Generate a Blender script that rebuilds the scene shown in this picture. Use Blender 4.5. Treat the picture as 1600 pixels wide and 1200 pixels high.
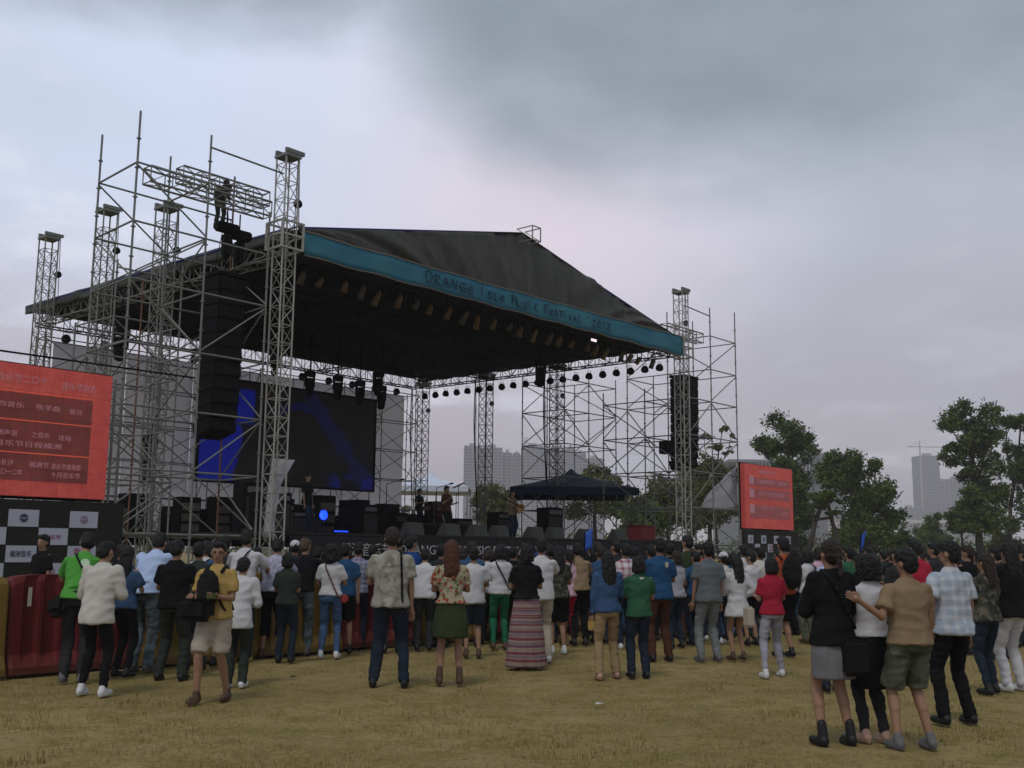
import bpy, bmesh, math, random
import numpy as np
from mathutils import Vector, Matrix, noise
random.seed(7)
R = math.radians
sc = bpy.context.scene
for o in list(bpy.data.objects): bpy.data.objects.remove(o)
C = sc.collection

# ------------------------------------------------------------------ camera
F, PITCH, ROLL, EYE = 1672.0, .1543, .0094, 1.65
_cp, _sp, _cr, _sr = math.cos(PITCH), math.sin(PITCH), math.cos(ROLL), math.sin(ROLL)
_r0, _u0, W_ = Vector((1, 0, 0)), Vector((0, -_sp, _cp)), Vector((0, _cp, _sp))
R_ = _r0 * _cr + _u0 * _sr
U_ = -_r0 * _sr + _u0 * _cr
cd = bpy.data.cameras.new('camera'); cam = bpy.data.objects.new('camera', cd); C.objects.link(cam)
cd.sensor_width = 36; cd.lens = F / 1600 * 36; cd.clip_end = 9000; cd.clip_start = .1
m3 = Matrix((R_, U_, -W_)).transposed()
cam.matrix_world = Matrix.Translation((0, 0, EYE)) @ m3.to_4x4()
sc.camera = cam
sc.view_settings.view_transform = 'Standard'; sc.view_settings.look = 'None'
sc.view_settings.exposure = 0; sc.view_settings.gamma = 1
sc.view_settings.use_curve_mapping = False
sc.cycles.max_bounces = 5; sc.cycles.diffuse_bounces = 3; sc.cycles.glossy_bounces = 2
sc.cycles.transparent_max_bounces = 6; sc.cycles.volume_bounces = 1

SUN_EL, SUN_AZ = R(58), R(200)          # high, a little behind the camera, through thick cloud
# ------------------------------------------------------------------ world
class NT:
    def __init__(s, t): s.t = t
    def n(s, typ, **k):
        x = s.t.nodes.new(typ)
        for a, b in k.items(): setattr(x, a, b)
        return x
    def put(s, sock, v):
        if hasattr(v, 'is_linked') or hasattr(v, 'links'): s.t.links.new(v, sock)
        else: sock.default_value = v
    def m(s, op, a, b=0., c=0., clamp=False):
        x = s.n('ShaderNodeMath', operation=op); x.use_clamp = clamp
        for i, v in enumerate((a, b, c)): s.put(x.inputs[i], v)
        return x.outputs[0]
    def ss(s, v, lo, hi):                # smoothstep lo..hi (may be reversed)
        x = s.n('ShaderNodeMapRange', interpolation_type='SMOOTHSTEP')
        s.put(x.inputs[0], v); x.inputs[1].default_value = lo; x.inputs[2].default_value = hi
        return x.outputs[0]
    def mix(s, f, a, b):
        x = s.n('ShaderNodeMix', data_type='RGBA')
        s.put(x.inputs[0], f); s.put(x.inputs[6], a); s.put(x.inputs[7], b)
        return x.outputs[2]
    def noise(s, vec, scale, detail=4, rough=.55, out=0, dist=0.):
        x = s.n('ShaderNodeTexNoise'); s.put(x.inputs['Vector'], vec)
        x.inputs['Scale'].default_value = scale; x.inputs['Detail'].default_value = detail
        x.inputs['Roughness'].default_value = rough; x.inputs['Distortion'].default_value = dist
        return x.outputs[out]
def c4(c): return (c[0], c[1], c[2], 1)
def s2l(r, g, b):
    f = lambda v: (v / 255 / 12.92) if v / 255 < .04045 else ((v / 255 + .055) / 1.055) ** 2.4
    return (f(r), f(g), f(b))

world = bpy.data.worlds.new('World'); sc.world = world; world.use_nodes = True
t = world.node_tree; t.nodes.clear(); N = NT(t)
tc = N.n('ShaderNodeTexCoord').outputs['Generated']
sx = N.n('ShaderNodeSeparateXYZ'); N.put(sx.inputs[0], tc)
dx, dy, dz = sx.outputs
dzp = N.m('MAXIMUM', dz, 0.0)
den = N.m('ADD', dzp, .2)
X = N.m('DIVIDE', dx, den); Y = N.m('DIVIDE', dy, den)
pv = N.n('ShaderNodeCombineXYZ'); N.put(pv.inputs[0], X); N.put(pv.inputs[1], Y); pv = pv.outputs[0]
rr = N.m('SQRT', N.m('ADD', N.m('MULTIPLY', X, X), N.m('MULTIPLY', Y, Y)))
n1 = N.m('SUBTRACT', N.noise(pv, 1.3, 6, .55), .5)
n2 = N.m('SUBTRACT', N.noise(pv, 3.2, 7, .6), .5)
n3 = N.noise(pv, .8, 5, .5)
low = N.mix(N.ss(dzp, .0, .22), c4(s2l(170, 160, 169)), c4(s2l(186, 180, 191)))
base = N.mix(N.ss(dzp, .12, .34), low, c4(s2l(201, 211, 233)))
base = N.mix(N.m('MULTIPLY', N.ss(n3, .42, .66), .5), base, c4(s2l(166, 176, 193)))
base = N.mix(N.m('MULTIPLY', N.ss(N.m('ADD', n2, N.m('MULTIPLY', n1, .6)), -.02, .26), .55), base, c4(s2l(232, 234, 246)))
# darker to the right of the view, low
rt = N.m('MULTIPLY', N.ss(N.m('ADD', X, N.m('MULTIPLY', n1, .8)), .05, .75), N.ss(dzp, .02, .2))
base = N.mix(N.m('MULTIPLY', rt, .7), base, c4(s2l(159, 159, 168)))
# pinkish bright gap under the cloud edge
gx = N.m('SUBTRACT', X, .06); gy = N.m('SUBTRACT', Y, 1.95)
gd = N.m('SQRT', N.m('ADD', N.m('MULTIPLY', gx, gx), N.m('MULTIPLY', N.m('MULTIPLY', gy, gy), .35)))
base = N.mix(N.m('MULTIPLY', N.ss(N.m('ADD', gd, N.m('MULTIPLY', n2, .25)), .62, .0), .85), base, c4(s2l(218, 206, 216)))
# big dark cloud sheet overhead and to the right
e1 = N.ss(N.m('ADD', rr, N.m('MULTIPLY', n1, .9)), 2.0, 1.42)
e2 = N.ss(N.m('ADD', N.m('ADD', X, N.m('MULTIPLY', n2, .22)), N.m('MULTIPLY', N.m('SUBTRACT', rr, 1.5), -.32)), -.26, .0)
dark = N.m('MULTIPLY', e1, e2)
e3 = N.ss(N.m('ADD', rr, N.m('MULTIPLY', n1, .7)), 1.46, 1.22)
dark = N.m('MAXIMUM', dark, N.m('MULTIPLY', e3, .95))
dcol = N.mix(N.ss(N.noise(pv, 1.6, 6, .6), .3, .7), c4(s2l(124, 136, 147)), c4(s2l(148, 159, 170)))
sky_c = N.mix(dark, base, dcol)
nis = N.n('ShaderNodeTexSky', sky_type='NISHITA'); nis.sun_disc = False
nis.sun_elevation = SUN_EL; nis.sun_rotation = SUN_AZ
bg1 = N.n('ShaderNodeBackground'); N.put(bg1.inputs[0], nis.outputs[0]); bg1.inputs[1].default_value = .05
bg2 = N.n('ShaderNodeBackground'); N.put(bg2.inputs[0], sky_c); bg2.inputs[1].default_value = 1.3
mx = N.n('ShaderNodeMixShader'); mx.inputs[0].default_value = .93
t.links.new(bg1.outputs[0], mx.inputs[1]); t.links.new(bg2.outputs[0], mx.inputs[2])
wo = N.n('ShaderNodeOutputWorld'); t.links.new(mx.outputs[0], wo.inputs[0])

sl = bpy.data.lights.new('sun', 'SUN'); sl.energy = 1.0; sl.angle = R(14); sl.color = (1, .96, .9)
so = bpy.data.objects.new('sun', sl); C.objects.link(so)
sd = Vector((math.sin(SUN_AZ) * math.cos(SUN_EL), math.cos(SUN_AZ) * math.cos(SUN_EL), math.sin(SUN_EL)))
so.rotation_euler = sd.to_track_quat('Z', 'Y').to_euler()

# ------------------------------------------------------------------ frames
SYAW = .8587
UX = Vector((math.cos(SYAW), math.sin(SYAW), 0)); VY = Vector((-math.sin(SYAW), math.cos(SYAW), 0))
FL = Vector((-5.409, 26.355, 0))
def S(u, v, z=0): return FL + UX * u + VY * v + Vector((0, 0, z))
def ray(px, py): return R_ * ((px - 800) / F) - U_ * ((py - 600) / F) + W_
def ground(px, py): d = ray(px, py); return d * (-EYE / d.z) + Vector((0, 0, EYE))
def on_y(px, py, Yd): d = ray(px, py); return d * (Yd / d.y) + Vector((0, 0, EYE))
def pix(P):
    d = Vector(P) - Vector((0, 0, EYE)); z = d.dot(W_)
    return 800 + F * d.dot(R_) / z, 600 - F * d.dot(U_) / z

# ------------------------------------------------------------------ materials
MATS = {}
def pm(name, col, rough=.8, var=.18, scale=6., bump=0., metal=0., emit=0., bscale=None, spec=.3, pat=None):
    """plain material with procedural variation; pat adds printed or woven patterns"""
    if name in MATS: return MATS[name]
    m = bpy.data.materials.new(name); m.use_nodes = True; MATS[name] = m
    t = m.node_tree; N = NT(t); b = t.nodes['Principled BSDF']
    oc = N.n('ShaderNodeTexCoord').outputs['Object']
    f = N.noise(oc, scale, 5, .6)
    lo = tuple(c * (1 - var) for c in col); hi = tuple(min(1, c * (1 + var)) for c in col)
    out = N.mix(f, c4(lo), c4(hi))
    if pat: out = pat(N, oc, out)
    N.put(b.inputs['Base Color'], out)
    b.inputs['Roughness'].default_value = rough; b.inputs['Metallic'].default_value = metal
    b.inputs['Specular IOR Level'].default_value = spec
    if bump:
        bn = N.n('ShaderNodeBump'); bn.inputs['Strength'].default_value = bump; bn.inputs['Distance'].default_value = .02
        N.put(bn.inputs['Height'], N.noise(oc, bscale or scale * 4, 5, .6)); t.links.new(bn.outputs[0], b.inputs['Normal'])
    if emit:
        N.put(b.inputs['Emission Color'], out); b.inputs['Emission Strength'].default_value = emit
    return m

# ------------------------------------------------------------------ mesh helpers
class MB:
    def __init__(s): s.v = []; s.f = []
    def add(s, v, f):
        k = len(s.v); s.v += [tuple(p) for p in v]; s.f += [tuple(i + k for i in q) for q in f]; return s
    def box(s, x0, x1, y0, y1, z0, z1):
        return s.add([(x, y, z) for z in (z0, z1) for y in (y0, y1) for x in (x0, x1)],
                     [(0, 2, 3, 1), (4, 5, 7, 6), (0, 1, 5, 4), (2, 6, 7, 3), (0, 4, 6, 2), (1, 3, 7, 5)])
    def tube(s, p, q, r, n=5, r2=None):
        p = Vector(p); q = Vector(q); d = (q - p)
        if d.length < 1e-6: return s
        d.normalize(); a = d.orthogonal().normalized(); b = d.cross(a); r2 = r if r2 is None else r2
        vs = []
        for P, rad in ((p, r), (q, r2)):
            for i in range(n):
                t = 2 * math.pi * i / n; vs.append(P + a * (rad * math.cos(t)) + b * (rad * math.sin(t)))
        fs = [(i, (i + 1) % n, n + (i + 1) % n, n + i) for i in range(n)] + [tuple(range(n - 1, -1, -1)), tuple(range(n, 2 * n))]
        return s.add(vs, fs)
    def poly(s, pts, r, n=5):
        for a, b in zip(pts[:-1], pts[1:]): s.tube(a, b, r, n)
        return s
    def mesh(s, name, smooth=False):
        me = bpy.data.meshes.new(name); me.from_pydata(s.v, [], s.f); me.update()
        if smooth: me.polygons.foreach_set('use_smooth', [True] * len(me.polygons))
        return me
    def build(s, name, mat, parent=None, smooth=False, **props):
        return link(name, s.mesh(name, smooth), mat, parent, **props)
def link(name, me, mat=None, parent=None, **props):
    if mat is not None and not me.materials: me.materials.append(mat)
    o = bpy.data.objects.new(name, me); C.objects.link(o)
    if parent is not None: o.parent = parent
    for k, v in props.items(): o[k] = v
    return o
def thing(name, label, cat, loc=(0, 0, 0), rz=0., group=None):
    o = bpy.data.objects.new(name, None); C.objects.link(o); o.empty_display_size = .2
    o.location = loc; o.rotation_euler = (0, 0, rz); tag(o, label, cat, group); return o
def tag(o, label, cat, group=None):
    o['label'] = label; o['category'] = cat
    if group: o['group'] = group
    return o
def sthing(name, label, cat, u=0, v=0, z=0, group=None): return thing(name, label, cat, S(u, v, z), SYAW, group)
UNIT = MB().tube((0, 0, 0), (0, 0, 1), 1, 6)
_unit = {}
def rod(name, p, q, r, mat, parent):
    key = mat.name
    if key not in _unit:
        _unit[key] = UNIT.mesh('rod', True); _unit[key].materials.append(mat)
    p = Vector(p); q = Vector(q); d = q - p
    o = bpy.data.objects.new(name, _unit[key]); C.objects.link(o); o.parent = parent
    o.location = p; o.rotation_mode = 'QUATERNION'; o.rotation_quaternion = d.to_track_quat('Z', 'Y')
    o.scale = (r, r, d.length); return o
def bevel_mesh(me, w, seg=2):
    bm = bmesh.new(); bm.from_mesh(me); bmesh.ops.bevel(bm, geom=bm.edges[:], offset=w, segments=seg, affect='EDGES', clamp_overlap=True)
    bm.to_mesh(me); bm.free(); return me
def rbox(name, x0, x1, y0, y1, z0, z1, mat, parent, w=.02, **pr):
    me = bevel_mesh(MB().box(x0, x1, y0, y1, z0, z1).mesh(name), w); return link(name, me, mat, parent, **pr)
def text_mesh(s, size, name='lettering'):
    cu = bpy.data.curves.new(name, 'FONT'); cu.body = s; cu.size = size; cu.extrude = .006; cu.resolution_u = 2
    o = bpy.data.objects.new(name, cu); C.objects.link(o)
    me = bpy.data.meshes.new_from_object(o); bpy.data.objects.remove(o); bpy.data.curves.remove(cu)
    me.materials.clear(); return me
def put_text(s, size, x, z, y, mat, parent, name='lettering', width=None):
    """text in the local x-z plane, facing -y"""
    me = text_mesh(s, size, name); o = link(name, me, mat, parent)
    xs = [v.co.x for v in me.vertices] or [0, 1]
    k = 1 if not width else width / (max(xs) - min(xs))
    o.rotation_euler = (math.pi / 2, 0, 0); o.location = (x - min(xs) * k, y, z); o.scale = (k, 1, 1); return o

# ================================================================== GROUND
def grass_pat(N, oc, out):
    a = N.noise(oc, .35, 6, .6); b = N.noise(oc, 2.2, 6, .65); c = N.noise(oc, 22, 4, .7)
    out = N.mix(N.ss(a, .35, .65), c4((.245, .18, .078)), c4((.32, .238, .108)))
    out = N.mix(N.ss(b, .38, .7), out, c4((.18, .145, .045)))
    out = N.mix(N.m('MULTIPLY', N.ss(c, .45, .75), .6), out, c4((.40, .29, .115)))
    return N.mix(N.m('MULTIPLY', N.ss(c, .5, .3), .65), out, c4((.11, .09, .03)))
M_ground = pm('dry_grass_ground', (.1, .08, .03), .95, bump=.9, scale=6, bscale=30, spec=.1, pat=grass_pat)
xs = np.concatenate([-np.geomspace(3000, 16, 14), np.linspace(-15, 15, 90), np.geomspace(16, 3000, 14)])
ys = np.concatenate([-np.geomspace(400, 2, 8), np.linspace(0, 40, 120), np.geomspace(42, 3000, 16)])
gv = []
for y in ys:
    for x in xs:
        z = 0
        if abs(x) < 15 and 3 < y < 38: z = .035 * noise.noise(Vector((x * .9, y * .9, 0))) + .02 * noise.noise(Vector((x * 2.7, y * 2.7, 5)))
        gv.append((x, y, z - .02))
nx = len(xs)
gf = [(j * nx + i, j * nx + i + 1, (j + 1) * nx + i + 1, (j + 1) * nx + i) for j in range(len(ys) - 1) for i in range(nx - 1)]
me = bpy.data.meshes.new('ground'); me.from_pydata(gv, [], gf); me.polygons.foreach_set('use_smooth', [True] * len(gf))
link('ground', me, M_ground, kind='structure')
# grass blades, denser close to the camera
rg = np.random.default_rng(3)
n = 52000
yy = 7.2 + (rg.random(n) ** 1.7) * 17; xx = (rg.random(n) * 2 - 1) * (yy * .52 + .6)
h = .008 + rg.random(n) * .028; an = rg.random(n) * 6.283; w = .0035 + rg.random(n) * .004; ln = (rg.random((n, 2)) - .5) * .05
dens = np.array([noise.noise(Vector((a * .8, b * .8, 3))) + .5 * noise.noise(Vector((a * 3, b * 3, 9))) for a, b in zip(xx, yy)])
keep = dens > -.12; xx, yy, h, an, w, ln = xx[keep], yy[keep], h[keep], an[keep], w[keep], ln[keep]; n = len(xx)
V = np.zeros((n, 3, 3)); ca, sa = np.cos(an) * w, np.sin(an) * w
V[:, 0] = np.stack([xx - ca, yy - sa, np.full(n, -.045)], 1); V[:, 1] = np.stack([xx + ca, yy + sa, np.full(n, -.045)], 1)
V[:, 2] = np.stack([xx + ln[:, 0], yy + ln[:, 1], h], 1)
me = bpy.data.meshes.new('grass'); me.from_pydata(V.reshape(-1, 3).tolist(), [], np.arange(n * 3).reshape(-1, 3).tolist())
def blade_pat(N, oc, out):
    return N.mix(N.ss(N.noise(oc, 3, 4, .6), .35, .65), c4((.17, .14, .045)), c4((.36, .25, .09)))
link('grass', me, pm('grass_blades', (.1, .1, .03), .9, spec=.1, pat=blade_pat), kind='stuff')

# ================================================================== FAR BUILDINGS
M_apt = pm('pale_render_wall', (.15, .15, .175), .85, .1, .05)
M_apt2 = pm('grey_tower_wall', (.15, .155, .19), .8, .1, .03)
M_glass = pm('dark_window_glass', (.07, .08, .1), .25, .2, .2, spec=.5)
M_slab = pm('concrete_slab', (.36, .35, .36), .85, .1, .1)
def block(parent, x0, x1, y0, y1, h, fl=3.2, bay=4.2, mat=M_apt, z0=0., step=None):
    MB().box(x0, x1, y0, y1, z0, h).build('wall', mat, parent)
    s = MB(); wn = MB(); k = 1
    z = z0 + fl
    while z < h - 1:
        s.box(x0 - .35, x1 + .35, y0 - .5, y0 - .02, z - .18, z + .12)
        s.box(x0 - .4, x0 - .02, y0 - .02, y1, z - .18, z + .12); s.box(x1 + .02, x1 + .4, y0 - .02, y1, z - .18, z + .12)
        z += fl
    nb = max(2, int((x1 - x0) / bay)); bw = (x1 - x0) / nb
    z = z0 + fl
    while z < h - 1:
        for i in range(nb):
            a = x0 + i * bw + bw * .18; wn.box(a, a + bw * .6, y0 - .12, y0 - .01, z + .8, z + fl - .55)
        z += fl
    s.build('floor_slab', M_slab, parent, kind='stuff'); wn.build('window', M_glass, parent, kind='stuff')
def roof_bits(parent, x0, x1, y, h):
    MB().box(x0, x1, y, y + 8, h, h + 3.5).build('roof_house', M_slab, parent)
def pxb(x0, x1, ytop, Y):
    a = on_y(x0, ytop, Y); b = on_y(x1, ytop, Y); return a.x, b.x, (a.z + b.z) / 2
def apt(label, rects, Y, D=18, mat=M_apt, fl=3.2, bay=4.2, grp=None):
    x0, x1, h = pxb(*rects[0], Y)
    t = thing('apartment_building', label, 'building', ((x0 + x1) / 2, Y, 0), 0, grp); cx = (x0 + x1) / 2
    for k, rc in enumerate(rects):
        a, b, hh = pxb(*rc, Y); block(t, a - cx, b - cx, k * 1.5, D + k * 1.5, hh, fl, bay, mat)
        if hh > 60: roof_bits(t, a - cx + (b - a) * .3, a - cx + (b - a) * .68, k * 1.5 + 3, hh + .02)
    return t
apt('wide grey apartment block with two stepped wings, leftmost behind the stage', [(725, 752, 697), (752.4, 785, 699)], 1100)
apt('lower grey apartment block in the middle of the row behind the stage', [(785.5, 800, 707), (800.4, 814, 710)], 1110)
t = apt('tall grey apartment block with a thin rooftop frame behind the stage', [(815, 850, 697), (850.4, 885, 702)], 1100)
a = on_y(819, 690, 1100); fr = MB()
for dxx in (0, 3): fr.tube((a.x - t.location.x + dxx, 2, 60), (a.x - t.location.x + dxx, 2, a.z + 4), .5)
for q in range(5): fr.tube((a.x - t.location.x, 2, a.z - 10 + q * 3.4), (a.x - t.location.x + 3, 2, a.z - 8.5 + q * 3.4), .35)
fr.build('roof_mast', M_slab, t)
apt('hazy apartment block with a narrow top, seen between truss tower and scaffolding', [(886, 897, 700), (897.4, 916, 708), (916.4, 942, 716)], 1160)
t = apt('slender grey high-rise under construction beneath a tower crane', [(1435.5, 1467, 712)], 1400, 26, M_apt2, 3.6, 3.0)
apt('pale twin-slab apartment tower to the right of the slender high-rise', [(1468.5, 1483, 752), (1483.4, 1508, 748)], 1400, 20)
apt('low pale apartment block at the foot of the slender high-rise', [(1412, 1434, 793)], 1380, 20)
apt('low pale block with a flat roof right of the twin-slab tower', [(1509, 1536, 770), (1536.4, 1560, 786)], 1380, 20)
cr = on_y(1437, 697, 1395); tr = thing('tower_crane', 'thin tower crane standing on the slender high-rise', 'crane', (cr.x, 1395, 0))
MB().tube((0, 0, 60), (0, 0, cr.z + 3), 1.1, 4).build('mast', M_slab, tr)
MB().tube((-16, 0, cr.z - 1), (36, 0, cr.z - 1), .8, 4).build('jib', M_slab, tr)
MB().tube((0, 0, cr.z + 6), (25, 0, cr.z - 1), .25, 3).tube((0, 0, cr.z + 6), (-14, 0, cr.z - 1), .25, 3).tube((0, 0, cr.z), (0, 0, cr.z + 6), .6, 4).build('stay', M_slab, tr)
# long low bridge in front of the towers
b0 = on_y(1395, 812, 900); b1 = on_y(1530, 812, 900)
tb = thing('road_bridge', 'long pale elevated road crossing below the distant towers', 'bridge', ((b0.x + b1.x) / 2, 900, 0))
L = (b1.x - b0.x) / 2 + 6
MB().box(-L, L, 0, 14, b0.z - 2.5, b0.z).build('deck', pm('pale_concrete', (.55, .53, .5), .8, .1, .05), tb)
for i in range(7):
    xx_ = -L + 6 + i * (2 * L - 12) / 6
    MB().box(xx_ - 1, xx_ + 1, 3, 11, 0, b0.z - 2.55).build('pier', M_slab, tb)
# hall with ribbed canopy behind the right-hand trees
x0, x1, h = pxb(1150, 1268, 719, 500); M_hall = pm('grey_hall_wall', (.17, .18, .2), .8, .12, .05)
th = thing('exhibition_hall', 'large dark grey hall with a ribbed roof edge behind the trees', 'building', ((x0 + x1) / 2, 500, 0)); hw = (x1 - x0) / 2
MB().box(-hw, hw, 0, 50, 0, h - 5).build('wall', M_hall, th)
MB().box(-hw - 4, hw, -3, 52, h - 1.2, h).build('roof', M_hall, th)
for i in range(22):
    xx_ = -hw + i * (2 * hw) / 21
    MB().box(xx_ - .3, xx_ + .3, -2.5, 0, h - 5, h - 1.25).build('rib', M_slab, th)
bx = pxb(1270, 1318, 709, 505)
MB().box(bx[0] - th.location.x, bx[1] - th.location.x, 4, 40, 0, bx[2]).build('stair_block', M_hall, th)
x0, x1, h = pxb(1298, 1312, 812, 300)
tw = thing('wall', 'pale wall panel glimpsed between leaning trunks below the trees', 'wall', ((x0 + x1) / 2, 300, 0)); hw = (x1 - x0) / 2
MB().box(-hw, hw, 0, 3, 0, h).build('wall_panel', pm('warm_white_wall', (.5, .46, .48), .8), tw)
MB().box(-hw - .3, hw + .3, -.3, 3.3, h + .003, h + .5).build('coping', M_slab, tw)

# ================================================================== TREES
M_bark = pm('bark', (.055, .045, .035), .95, .3, 8, .5)
def leafmat(name, a, b):
    def pat(N, oc, out): return N.mix(N.ss(N.noise(oc, .9, 3, .6), .35, .65), c4(a), c4(b))
    return pm(name, a, .7, spec=.2, pat=pat)
M_leaf = leafmat('leaf_dark_green', (.032, .058, .012), (.10, .145, .028))
M_leaf2 = leafmat('leaf_olive_green', (.055, .065, .016), (.13, .13, .034))
def foliage(clumps, count, size, rng):
    """leaf quads scattered in the outer shell of each clump"""
    tot = sum(c[3] ** 2 for c in clumps); vs = []; fs = []
    for (cx, cy, cz, r, sq) in clumps:
        n = int(count * r * r / tot)
        d = rng.normal(size=(n, 3)); d /= np.linalg.norm(d, axis=1)[:, None]
        rad = r * np.clip(.35 + .42 * np.abs(rng.normal(size=n)) + .25 * rng.random(n), 0, 1.65)
        P = d * rad[:, None]; P[:, 2] *= sq
        for i in range(n):
            q = P[i]; k = noise.noise(Vector((cx + q[0] * 1.1, cy + q[1] * 1.1, cz + q[2] * 1.1))) + .6 * noise.noise(Vector((cx + q[0] * 3.2, cy + q[1] * 3.2, cz + q[2] * 3.2)))
            if k < -.24: continue
            c = Vector((cx + q[0], cy + q[1], cz + q[2])); s_ = size * (.6 + .8 * rng.random())
            a = Vector(rng.normal(size=3)).normalized(); b = a.orthogonal().normalized(); b.rotate(Matrix.Rotation(rng.random() * 6.28, 3, a)); e = a.cross(b)
            j = len(vs); vs += [c - b * s_, c + e * s_ * .55, c + b * s_, c - e * s_ * .55]; fs.append((j, j + 1, j + 2, j + 3))
    me = bpy.data.meshes.new('crown'); me.from_pydata([tuple(v) for v in vs], [], fs); return me
def tree(label, px, Y, clumps, trunks, count=5000, size=.2, mat=M_leaf, name='broadleaf_tree', group=None, seed=1):
    """clumps given as (px, py, radius_m, squash); trunks as pixel polylines with radii"""
    rng = np.random.default_rng(seed); base = on_y(px, 860, Y); base.z = 0
    t = thing(name, label, 'tree', base, 0, group); cl = []
    for (cx, cy, r, sq) in clumps:
        r *= .95
        p = on_y(cx, cy, Y); 
        for k in range(7):
            o = rng.normal(size=3) * r * .42
            cl.append((p.x - base.x + o[0], o[1] * 1.3, p.z + o[2] * sq, r * (.34 + .3 * rng.random()), sq))
    link('crown', foliage(cl, int(count * 3.4), size * .8, rng), mat, t)
    tr = MB()
    for pts, r0, r1 in trunks:
        P = [on_y(a, b, Y) - base for a, b in pts]; P = [Vector((p.x, .4 * math.sin(i * 1.7), max(p.z, -.1))) for i, p in enumerate(P)]
        for i in range(len(P) - 1):
            k0 = i / (len(P) - 1); k1 = (i + 1) / (len(P) - 1)
            tr.tube(P[i], P[i + 1], r0 + (r1 - r0) * k0, 7, r0 + (r1 - r0) * k1)
    tr.build('trunk', M_bark, t, smooth=True); return t
tree('tall dark tree with a round head, just right of the right red screen', 1225, 95,
     [(1232, 683, 2.0, .9), (1208, 698, 1.5, .7), (1248, 700, 1.5, .9), (1230, 725, 1.9, .8), (1190, 700, .6, .6), (1232, 765, 1.7, 1), (1245, 800, 1.8, 1), (1225, 835, 1.9, .9)],
     [([(1230, 866), (1231, 800), (1229, 740), (1233, 690)], .35, .12), ([(1230, 745), (1212, 705)], .12, .05), ([(1230, 735), (1247, 700)], .12, .05)], 9000, .17, seed=2)
tree('broad bushy tree sloping down to the right, in front of the grey hall', 1345, 88,
     [(1305, 730, 1.4, .8), (1330, 728, 1.4, .9), (1352, 728, 1.2, .8), (1345, 765, 2.1, .9), (1318, 752, 1.5, .8), (1372, 765, 1.6, .9), (1350, 805, 2.3, .9), (1390, 805, 1.4, .9), (1340, 838, 2.2, .7), (1385, 838, 1.7, .7)],
     [([(1350, 866), (1350, 820), (1345, 760)], .3, .1), ([(1347, 800), (1318, 750)], .14, .05), ([(1350, 800), (1372, 760)], .14, .05)], 11000, .17, seed=3)
tree('tallest tree on the right with a layered leaning crown', 1525, 90,
     [(1515, 648, 1.7, .8), (1490, 665, 1.0, .7), (1535, 668, 1.4, .8), (1512, 690, 1.6, .7), (1538, 705, 1.5, .9), (1484, 700, .7, .5), (1500, 722, 1.2, .6), (1528, 745, 1.6, .8), (1512, 770, 1.3, .6), (1538, 775, 1.5, .8), (1525, 800, 1.7, .6), (1538, 820, 1.5, .7), (1510, 820, 1.2, .7)],
     [([(1532, 868), (1530, 800), (1520, 730), (1512, 660)], .34, .1), ([(1526, 760), (1545, 700)], .14, .05), ([(1518, 715), (1487, 668)], .1, .04), ([(1520, 730), (1482, 703)], .07, .03)], 10500, .16, seed=4)
tree('thin sparse tree with a flat open crown at the right edge', 1585, 96,
     [(1580, 655, 1.4, .5), (1600, 660, 1.5, .5), (1572, 700, .9, .6), (1598, 705, 1.4, .8), (1590, 735, 1.5, .9), (1610, 745, 1.4, .9), (1598, 780, 1.3, .9), (1612, 810, 1.6, .8), (1580, 815, 1.2, .7)],
     [([(1578, 868), (1582, 790), (1590, 720), (1592, 660)], .22, .06), ([(1584, 760), (1575, 700), (1572, 665)], .1, .04)], 5200, .16, seed=5)
tree('small round tree below the slender high-rise', 1460, 130,
     [(1458, 815, 1.1, .8), (1463, 806, .8, .8), (1455, 832, 1.7, .8), (1470, 836, 1.4, .7)], [([(1460, 866), (1460, 815)], .15, .06)], 2600, .18, seed=6)
tree('slim tree standing alone under the tall right-hand crowns', 1505, 105,
     [(1500, 800, 1.3, .7), (1495, 818, 1.3, .7), (1515, 790, 1.2, .7)], [([(1505, 868), (1503, 800)], .14, .06)], 2400, .17, seed=7)
tree('twin leaning trunks with a small tuft of leaves beside the broad tree', 1288, 75,
     [(1288, 772, .8, .6), (1303, 778, .6, .5), (1278, 790, .5, .5), (1300, 800, .6, .3)],
     [([(1262, 868), (1276, 815), (1290, 772)], .22, .12), ([(1316, 868), (1303, 815), (1290, 774)], .18, .1), ([(1276, 812), (1304, 808)], .1, .1)], 1700, .14, seed=8)
tree('olive green tree behind the navy canopy, seen through the scaffolding', 925, 80,
     [(928, 742, 1.2, .7), (905, 752, 1.1, .6), (950, 755, 1.2, .6), (968, 775, 1.5, .7), (925, 785, 2., .8), (985, 792, 1.4, .7)], [([(930, 862), (928, 760)], .2, .07)], 5200, .15, M_leaf2, seed=9)
tree('leafy olive tree behind the right front truss tower', 1040, 80,
     [(1035, 765, 1.7, .8), (1015, 785, 1.4, .7), (1065, 755, 1.5, .8), (1050, 795, 2., .8), (1020, 815, 1.6, .7), (1075, 800, 1.8, .8)], [([(1045, 864), (1043, 770)], .22, .08)], 6000, .15, M_leaf2, seed=10)
tree('tree behind the right scaffold wing, crown reaching its third lift', 1108, 84,
     [(1100, 740, 1.6, .7), (1125, 755, 1.5, .7), (1095, 770, 1.8, .8), (1120, 795, 1.9, .7), (1085, 810, 1.6, .7), (1145, 742, .9, .6)], [([(1110, 865), (1108, 760)], .22, .08)], 6000, .16, M_leaf2, seed=11)
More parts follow.
